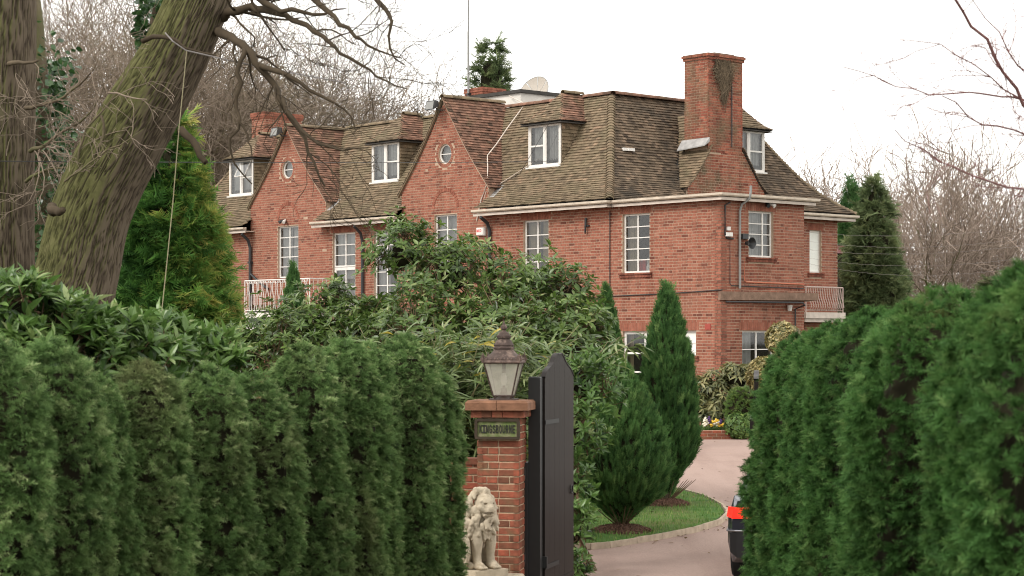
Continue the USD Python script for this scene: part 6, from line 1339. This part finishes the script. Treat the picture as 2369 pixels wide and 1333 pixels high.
# --- bare woodland behind the house
def bare_tree(name, label, loc, seed, h, kids, mat_t, mat_w, spread=.7, trunks=1, rad=.24, minr=.009, group=None, first=.42, wob=.13, grav=.02, lean=.06):
    r = np.random.default_rng(seed); root = thing(name, label, 'tree', loc, 0, group); tr_, br, tw = MB(), MB(), MB()
    allo = []
    for k in range(trunks):
        d = unit(np.array([r.normal() * lean * (1 + 2 * (trunks > 1)), r.normal() * lean * (1 + 2 * (trunks > 1)), 1.0])); o = grow(r, np.array([r.normal() * .1 * (trunks > 1), r.normal() * .1 * (trunks > 1), -.1]), d, h * .8, rad / math.sqrt(trunks), 0, [], spread, 8, kids, wob, grav, minr); allo += o
    k_ = h / max(pp[:, 2].max() for _, pp, _ in allo)
    if True:
        for lv, pp, rr in [(a, b * k_, np.maximum(c * k_, minr)) for a, b, c in allo]: (tr_ if lv == 0 else br if lv == 1 else tw).tube(pp, rr, 8 if lv == 0 else 5 if lv == 1 else 3, r.random(), cap=False)
    tr_.build('trunk', mat_t, root, smooth=True); br.build('branches', mat_t, root, kind='stuff'); tw.build('twigs', mat_w, root, kind='stuff'); return root
tA = bare_tree('bare_tree', 'tall bare tree above the left end of the roof', (-11.8, 92, .57), 811, 21, (18, 10, 6, 4), m_limb, m_twig, .9, rad=.32, minr=.010)
tB = bare_tree('bare_tree', 'bare tree whose twigs rise over the middle dormer', (-6.9, 90, .57), 812, 17, (18, 10, 6, 4), m_limb, m_twig, .95, rad=.28, minr=.010)
tC = bare_tree('bare_tree', 'pale bare tree at the left beside the oak trunk', (-16.0, 84, .57), 813, 22, (18, 10, 6, 3), m_limb, m_twigm, 1.0, rad=.32, minr=.010)
rw = np.random.default_rng(9)
FT = [(tA, -19.5, 96, 1.15, 'bare tree in the gap between the two oak trunks'), (tB, -14.0, 100, 1.3, 'tall bare tree behind the fork of the oaks'), (tC, -9.3, 86, .80, 'bare tree right of the leaning oak, above the left chimney'), (tA, -8.6, 104, 1.02, 'far bare tree behind the left gable'),
      (tC, -4.9, 97, .80, 'bare tree left of the right gable peak'), (tB, -4.0, 88, .80, 'bare tree just left of the aerial mast'), (tB, -17.6, 80, 1.1, 'mossy bare tree close behind the leaning oak'), (tA, -13.2, 82, .9, 'bare tree behind the golden conifer'), (tB, -7.6, 80, .70, 'low bare tree behind the roof between the gables'), (tC, -11.6, 100, .95, 'mossy far bare tree over the left dormer'),
      (tC, -6.6, 93, .74, 'bare tree over the valley between the gables'), (tA, -16.2, 88, 1.0, 'slim bare tree showing left of the thin ivy stem'), (tB, -9.9, 95, 1.1, 'bare tree above the left gable peak'), (tA, -2.6, 100, .72, 'faint far bare tree nearest the aerial mast')]
for src, x, y, s, lab in FT: dup(src, (x, y, .57), rw.uniform(0, 360), lab, None, (s, s, s))
def brush(name, label, x0, x1, y, h, n, seed, mat, L=1.6):
    r = np.random.default_rng(seed); mb = MB()
    for i in range(n):
        p = np.array([r.uniform(x0, x1), y + r.normal() * 2.0, .5]); o = grow(r, p, unit(np.array([r.normal() * .35, r.normal() * .3, 1.0])), h * r.uniform(.4, 1), .03, 0, [], .7, 5, (6, 4, 2), .2, .02, .010)
        for lv, pp, rr in o: mb.tube(pp, rr, 3, r.random(), cap=False)
    mb.build(name, mat, None, label=label, cat='undergrowth', kind='stuff')
brush('brushwood', 'brown tangle of undergrowth at the foot of the left wood', -26, -8, 86, 7.5, 80, 821, m_twigm)
brush('undergrowth', 'brown bare thicket beyond the right hedge', 14.0, 23, 80, 5.0, 90, 822, m_twig3)
# right-hand background
tD = bare_tree('bare_birch', 'slender many-stemmed bare tree rising at the right', (16.9, 76, .57), 831, 11.6, (9, 6, 4, 2), m_limb, m_twig3, .7, trunks=4, rad=.28, minr=.013, wob=.15, grav=.05, lean=.10)
for x, y, s, lab in ((14.6, 96, 1.08, 'pale bare tree just right of the roof end'), (17.0, 99, 1.10, 'far bare tree between the roof end and the dark conifers'), (20.4, 84, 1.0, 'bare tree at the right edge behind the hedge')): dup(tD, (x, y, .57), rw.uniform(0, 360), lab, None, (s, s, s))
cR = thing('drooping_conifer', 'large green conifer with layered drooping sprays right of the house', 'conifer', (*at(2022, 700, 62)[:2], .57))
conifer_meshes(841, 7.35, [(0, 1.2), (.2, 1.16), (.45, .95), (.65, .70), (.82, .42), (.93, .2), (1, .04)], 1900, CL_SPRAY, .38, -.15, m_fir, cR, lump=.55, tone=(.45, .17), depth=.35, stem=.14)
cY = thing('dark_conifer', 'dark columnar conifer behind the layered one, by the house end', 'conifer', (*at(1974, 700, 68)[:2], .57))
conifer_meshes(842, 7.35, [(0, .55), (.3, .6), (.7, .55), (.88, .38), (1, .06)], 750, CL_PLUME, .55, 1.8, m_cyp, cY, lump=.4, tone=(.30, .14), stem=.12)
cF = thing('spire_conifer', 'narrow pointed conifer rising behind the roof beside the satellite dish', 'conifer', (*at(1137, 700, 80)[:2], .57))
conifer_meshes(843, 14.3, [(0, 1.9), (.3, 1.7), (.6, 1.2), (.8, .82), (.9, .55), (.96, .26), (1, .05)], 1300, CL_SPRAY, .52, .2, m_fir, cF, lump=.35, tone=(.42, .15), depth=.3, stem=.2)
for px, py, Y, s, lab in ((2292, 540, 73, (1.0, 1.0, .62), 'small dark conifer over the right hedge, left one of the pair'), (2336, 545, 74, (1.0, 1.0, .60), 'small dark conifer over the right hedge, right one of the pair'), (2125, 610, 70, (1.0, 1.0, .46), 'low evergreen beyond the right hedge beside the layered conifer')): dup(cR, (*at(px, py, Y)[:2], .57), px, lab, None, s)
# overhanging bare birch at the upper right; its stem stands outside the picture
BB = np.array([3.95, 13.6, 0]); bi = thing('overhanging_birch', 'thin bare birch branches hanging into the upper right corner', 'tree', tuple(BB))
mb = MB(); mb.tube(np.array([(3.95, 13.6, -.1), (3.98, 13.6, 1.6), (4.02, 13.7, 3.0), (4.0, 13.8, 4.6), (4.1, 13.9, 6.0)]) - BB, [.075, .065, .055, .04, .02], 8); mb.build('trunk', m_limb, bi, smooth=True)
for k, (pl, rad) in enumerate([([(2560, 480, 13.7), (2420, 320, 13.6), (2369, 240, 13.5), (2310, 150, 13.4), (2260, 70, 13.3), (2215, 10, 13.2), (2180, -40, 13.1)], (.016, .008)),
    ([(2560, 360, 13.7), (2400, 262, 13.6), (2350, 225, 13.5), (2290, 215, 13.4), (2200, 217, 13.3), (2110, 205, 13.2), (2040, 180, 13.1), (1950, 155, 13.0)], (.010, .0025)),
    ([(2540, 420, 13.7), (2400, 325, 13.6), (2310, 290, 13.5), (2260, 285, 13.4), (2215, 245, 13.3), (2180, 222, 13.2)], (.009, .004)),
    ([(2540, 560, 13.7), (2420, 480, 13.6), (2330, 430, 13.5), (2240, 408, 13.4), (2140, 352, 13.3), (2070, 300, 13.2)], (.010, .003)),
    ([(2480, 230, 13.7), (2400, 190, 13.6), (2340, 125, 13.5), (2290, 60, 13.4), (2250, 0, 13.3)], (.008, .003)),
    ([(2360, 228, 13.5), (2310, 195, 13.4), (2240, 140, 13.3), (2150, 95, 13.3), (2090, 92, 13.2)], (.006, .0022))]):
    px_branch(pl, bi, BB, rad, (3, 2), 900 + k, .34, mat=m_twig2, tmat=m_twig2, spread=.8, grav=-.02, dens=5.5, minr=.0018)

# ------------------------------------------------------------------ car just inside the gate
m_car = plain('dark_car_paint', (0.010, 0.011, 0.018), .18, .6, var=.05); m_rub = plain('tyre_rubber', (0.015, 0.015, 0.015), .9, .2); m_trim = plain('black_bumper', (0.012, 0.012, 0.013), .5, .4); m_chr = plain('chrome_trim', (.20, .20, .21), .35, .6, metallic=1.0, var=.05); m_alloy = plain('alloy_rim', (.35, .35, .36), .35, .6, metallic=.8, var=.1)
M('car_glass', {"p": ("principled_bsdf", {"base_color": (.015, .018, .02), "roughness": .06, "specular_ior_level": .7})}, [], "p.BSDF"); m_cg = UsdShade.Material.Get(stage, '/World/Looks/car_glass')
M('brake_lamp', {"p": ("principled_bsdf", {"base_color": (.55, .01, .005), "roughness": .2, "emission_color": (1, .02, .01), "emission_strength": 1.0})}, [], "p.BSDF"); m_tl = UsdShade.Material.Get(stage, '/World/Looks/brake_lamp')
CXY = (3.29, 23.0); car = thing('parked_car', 'dark saloon car with lit brake light half hidden by the right hedge', 'car', (*CXY, gz(24)), -14)
def hull(pts): return m3.Manifold.hull_points(np.array(pts, float))
def sec(y, zs): return [(s * w, y, z) for w, z in zs for s in (-1, 1)]
low = m3.Manifold.batch_boolean([hull(sec(a, za) + sec(b, zb_)) for a, za, b, zb_ in (
    (.0, [(.72, .36), (.80, .52), (.80, .74), (.74, .98)], .18, [(.82, .26), (.875, .5), (.87, .78), (.80, 1.03)]), (.18, [(.82, .26), (.875, .5), (.87, .78), (.80, 1.03)], 1.2, [(.84, .20), (.895, .5), (.89, .8), (.80, 1.0)]),
    (1.2, [(.84, .20), (.895, .5), (.89, .8), (.80, 1.0)], 3.2, [(.84, .2), (.895, .5), (.88, .78), (.78, .95)]), (3.2, [(.84, .2), (.895, .5), (.88, .78), (.78, .95)], 4.3, [(.80, .24), (.86, .5), (.82, .70), (.70, .78)]), (4.3, [(.80, .24), (.86, .5), (.82, .70), (.70, .78)], 4.55, [(.66, .32), (.74, .5), (.70, .62), (.6, .66)]))], m3.OpType.Add)
for y in (.86, 3.62): low -= m3.Manifold.cylinder(2.2, .345, .345, 40, True).rotate([0, 90, 0]).translate([0, y, .30]) - m3.Manifold.cube([1.3, 1, 1], True).translate([0, y, .3])
mb = MB(); mb.tm(low); mb.build('body', m_car, car, smooth=35)
cab = hull([(s * w, y, z) for s in (-1, 1) for w, y, z in ((.74, .52, .98), (.62, 1.15, 1.38), (.60, 2.1, 1.42), (.62, 2.35, 1.38), (.74, 3.15, .95))]); mb = MB(); mb.tm(cab); mb.build('greenhouse', m_cg, car, smooth=30)
roof = hull([(s * w, y, z) for s in (-1, 1) for w, y, z in ((.63, 1.1, 1.375), (.55, 1.2, 1.43), (.53, 2.1, 1.455), (.63, 2.38, 1.375), (.57, 2.3, 1.43))]); mb = MB(); mb.tm(roof); mb.build('roof', m_car, car, smooth=35)
for s in (-1, 1):
    mb = MB(); mb.tube([(s * .765, .46, .98), (s * .65, 1.12, 1.385)], [.055, .04], 6); mb.build('pillar', m_car, car, smooth=True)
    mb = MB(); mb.tube([(s * .775, 3.2, .95), (s * .645, 2.36, 1.385)], [.03, .028], 6); mb.build('pillar', m_car, car, smooth=True)
    lamp = hull([(s * x, y, z) for x, y, z in ((.50, -.03, .78), (.50, -.02, .91), (.80, -.012, .78), (.78, -.005, .91), (.884, .15, .79), (.868, .16, .90), (.5, .1, .85))]); mb = MB(); mb.tm(lamp); mb.build('tail_light', m_tl, car, smooth=25)
    for y in (.86, 3.62):
        W = part('wheel', car)
        mb = MB(); mb.lathe([(.20, -.10), (.29, -.10), (.315, -.07), (.32, 0), (.315, .07), (.29, .10), (.20, .10), (.20, -.10)], sides=32); mb.xf(lambda v: np.column_stack([v[:, 2] + s * .80, v[:, 0] + y, v[:, 1] + .32])); mb.build('tyre', m_rub, W, smooth=35)
        mb = MB(); mb.lathe([(0, .06), (.05, .07), (.06, .05), (.17, .06), (.205, .09), (.205, .0), (0, .0)], sides=28); mb.xf(lambda v: np.column_stack([s * (v[:, 2] + .79), v[:, 0] + y, v[:, 1] + .32])); mb.build('rim', m_alloy, W, smooth=35)
    mb = MB(); mb.tm(hull([(s * x, y, z) for x, y, z in ((.76, 2.8, .94), (.76, 2.95, .94), (1.02, 2.82, .96), (1.02, 2.93, .96), (.9, 2.8, 1.1), (1.0, 2.82, 1.09), (.9, 2.95, 1.08))])); mb.build('mirror', m_car, car, smooth=30)
bp = hull([(s * x, y, z) for s in (-1, 1) for x, y, z in ((.74, -.06, .34), (.82, -.02, .40), (.82, -.04, .62), (.74, -.08, .64), (.89, .45, .36), (.90, .45, .60))]); mb = MB(); mb.tm(bp); mb.build('bumper', m_trim, car, smooth=25)
mb = MB(); mb.tube([(-.905, .45, .635), (-.86, .02, .64), (-.76, -.075, .645), (.76, -.075, .645), (.86, .02, .64), (.905, .45, .635)], .012, 6); mb.build('chrome_strip', m_chr, car)
mb = MB(); mb.box((-.26, -.03, .80), (.26, .004, .91)); mb.build('number_plate', plain('plate_yellow', (.55, .42, .06), .5), car)

# ------------------------------------------------------------------ wires, rope, far shed
def wire(name, label, pts, r, mat, cat='wire', sag=0.0, n=24):
    P = np.array(pts, float)
    if len(P) == 2: t = np.linspace(0, 1, n)[:, None]; P = P[0] + (P[1] - P[0]) * t - np.array([0, 0, 1.0]) * sag * 4 * t * (1 - t)
    c = P.mean(0); T = thing(name, label, cat, tuple(c)); mb = MB(); mb.tube(P - c, r, 5); mb.build('strand', mat, T)
m_wire = plain('grey_wire', (0.20, 0.18, 0.17), .6, .3); m_wired = plain('black_wire', (0.03, 0.03, 0.03), .6, .3); m_rope = plain('pale_rope', (0.27, 0.24, 0.15), .8, .2)
hw_ = lambda p: hworld(np.array(p, float))
wire('overhead_wire', 'upper thin telephone wire running right from beside the tall chimney', [hw_((-3.9, 5.6, 9.2)), at(2500, 232, 34)], .004, m_wire, sag=.12)
wire('overhead_wire', 'lower thin telephone wire running right from the side dormer', [hw_((-4.4, 7.1, 8.5)), at(2500, 300, 34)], .004, m_wire, sag=.12)
for k, (a, b, s) in enumerate(((5.75, 520, .2), (5.55, 545, .25), (5.3, 562, .2), (5.1, 590, .25), (4.95, 610, .3))):
    wire('service_wire', ['topmost', 'second', 'third', 'fourth', 'lowest'][k] + ' of the thin service wires strung from the side wall to the right', [hw_((.03, 2.1 + .2 * k, a)), at(2420, b, 40)], .0024, m_wire, sag=s)
wire('telephone_wire', 'dark horizontal wire crossing in front of the left gables and oak', [at(-150, 372, 20.2), at(1290, 374, 40)], .005, m_wired, sag=.02)
wire('hanging_rope', 'pale rope hanging straight down from the leaning oak', [at(432, 118, 21.0), at(424, 200, 21.05), at(414, 300, 21.1), at(400, 470, 21.2), at(385, 620, 21.2), at(370, 760, 21.2), at(362, 840, 21.2)], .0055, m_rope, 'rope')
wire('tie_wire', 'pale line tied round the oak and leading to the right', [at(382, 76, 21.0), at(400, 96, 20.95), at(430, 117, 21.0), at(500, 133, 21.1), at(600, 155, 21.3), at(800, 192, 22)], .008, m_wire)
T = thing('garden_shed', 'dark red shed roof edge behind the house end among conifers', 'shed', (*at(1962, 577, 64.5)[:2], .57), -49)
mb = MB(); mb.box((-1.2, -1.0, 0), (.15, 1.0, 5.0)); mb.build('wall', m_wood, T); m_shed = plain('dark_red_board', (.11, .022, .022), .8)
mb = MB(); mb.tm(hull([(x, y, z) for x, y, z in ((-1.4, -1.2, 5.05), (.4, -1.2, 5.05), (-1.4, 1.2, 5.05), (.4, 1.2, 5.05), (-.5, -1.2, 5.35), (-.5, 1.2, 5.35))])); mb.build('roof', m_shed, T); mb = MB(); mb.box((-1.42, -1.25, 5.0), (.42, -1.205, 5.2)); mb.build('bargeboard', m_shed, T)
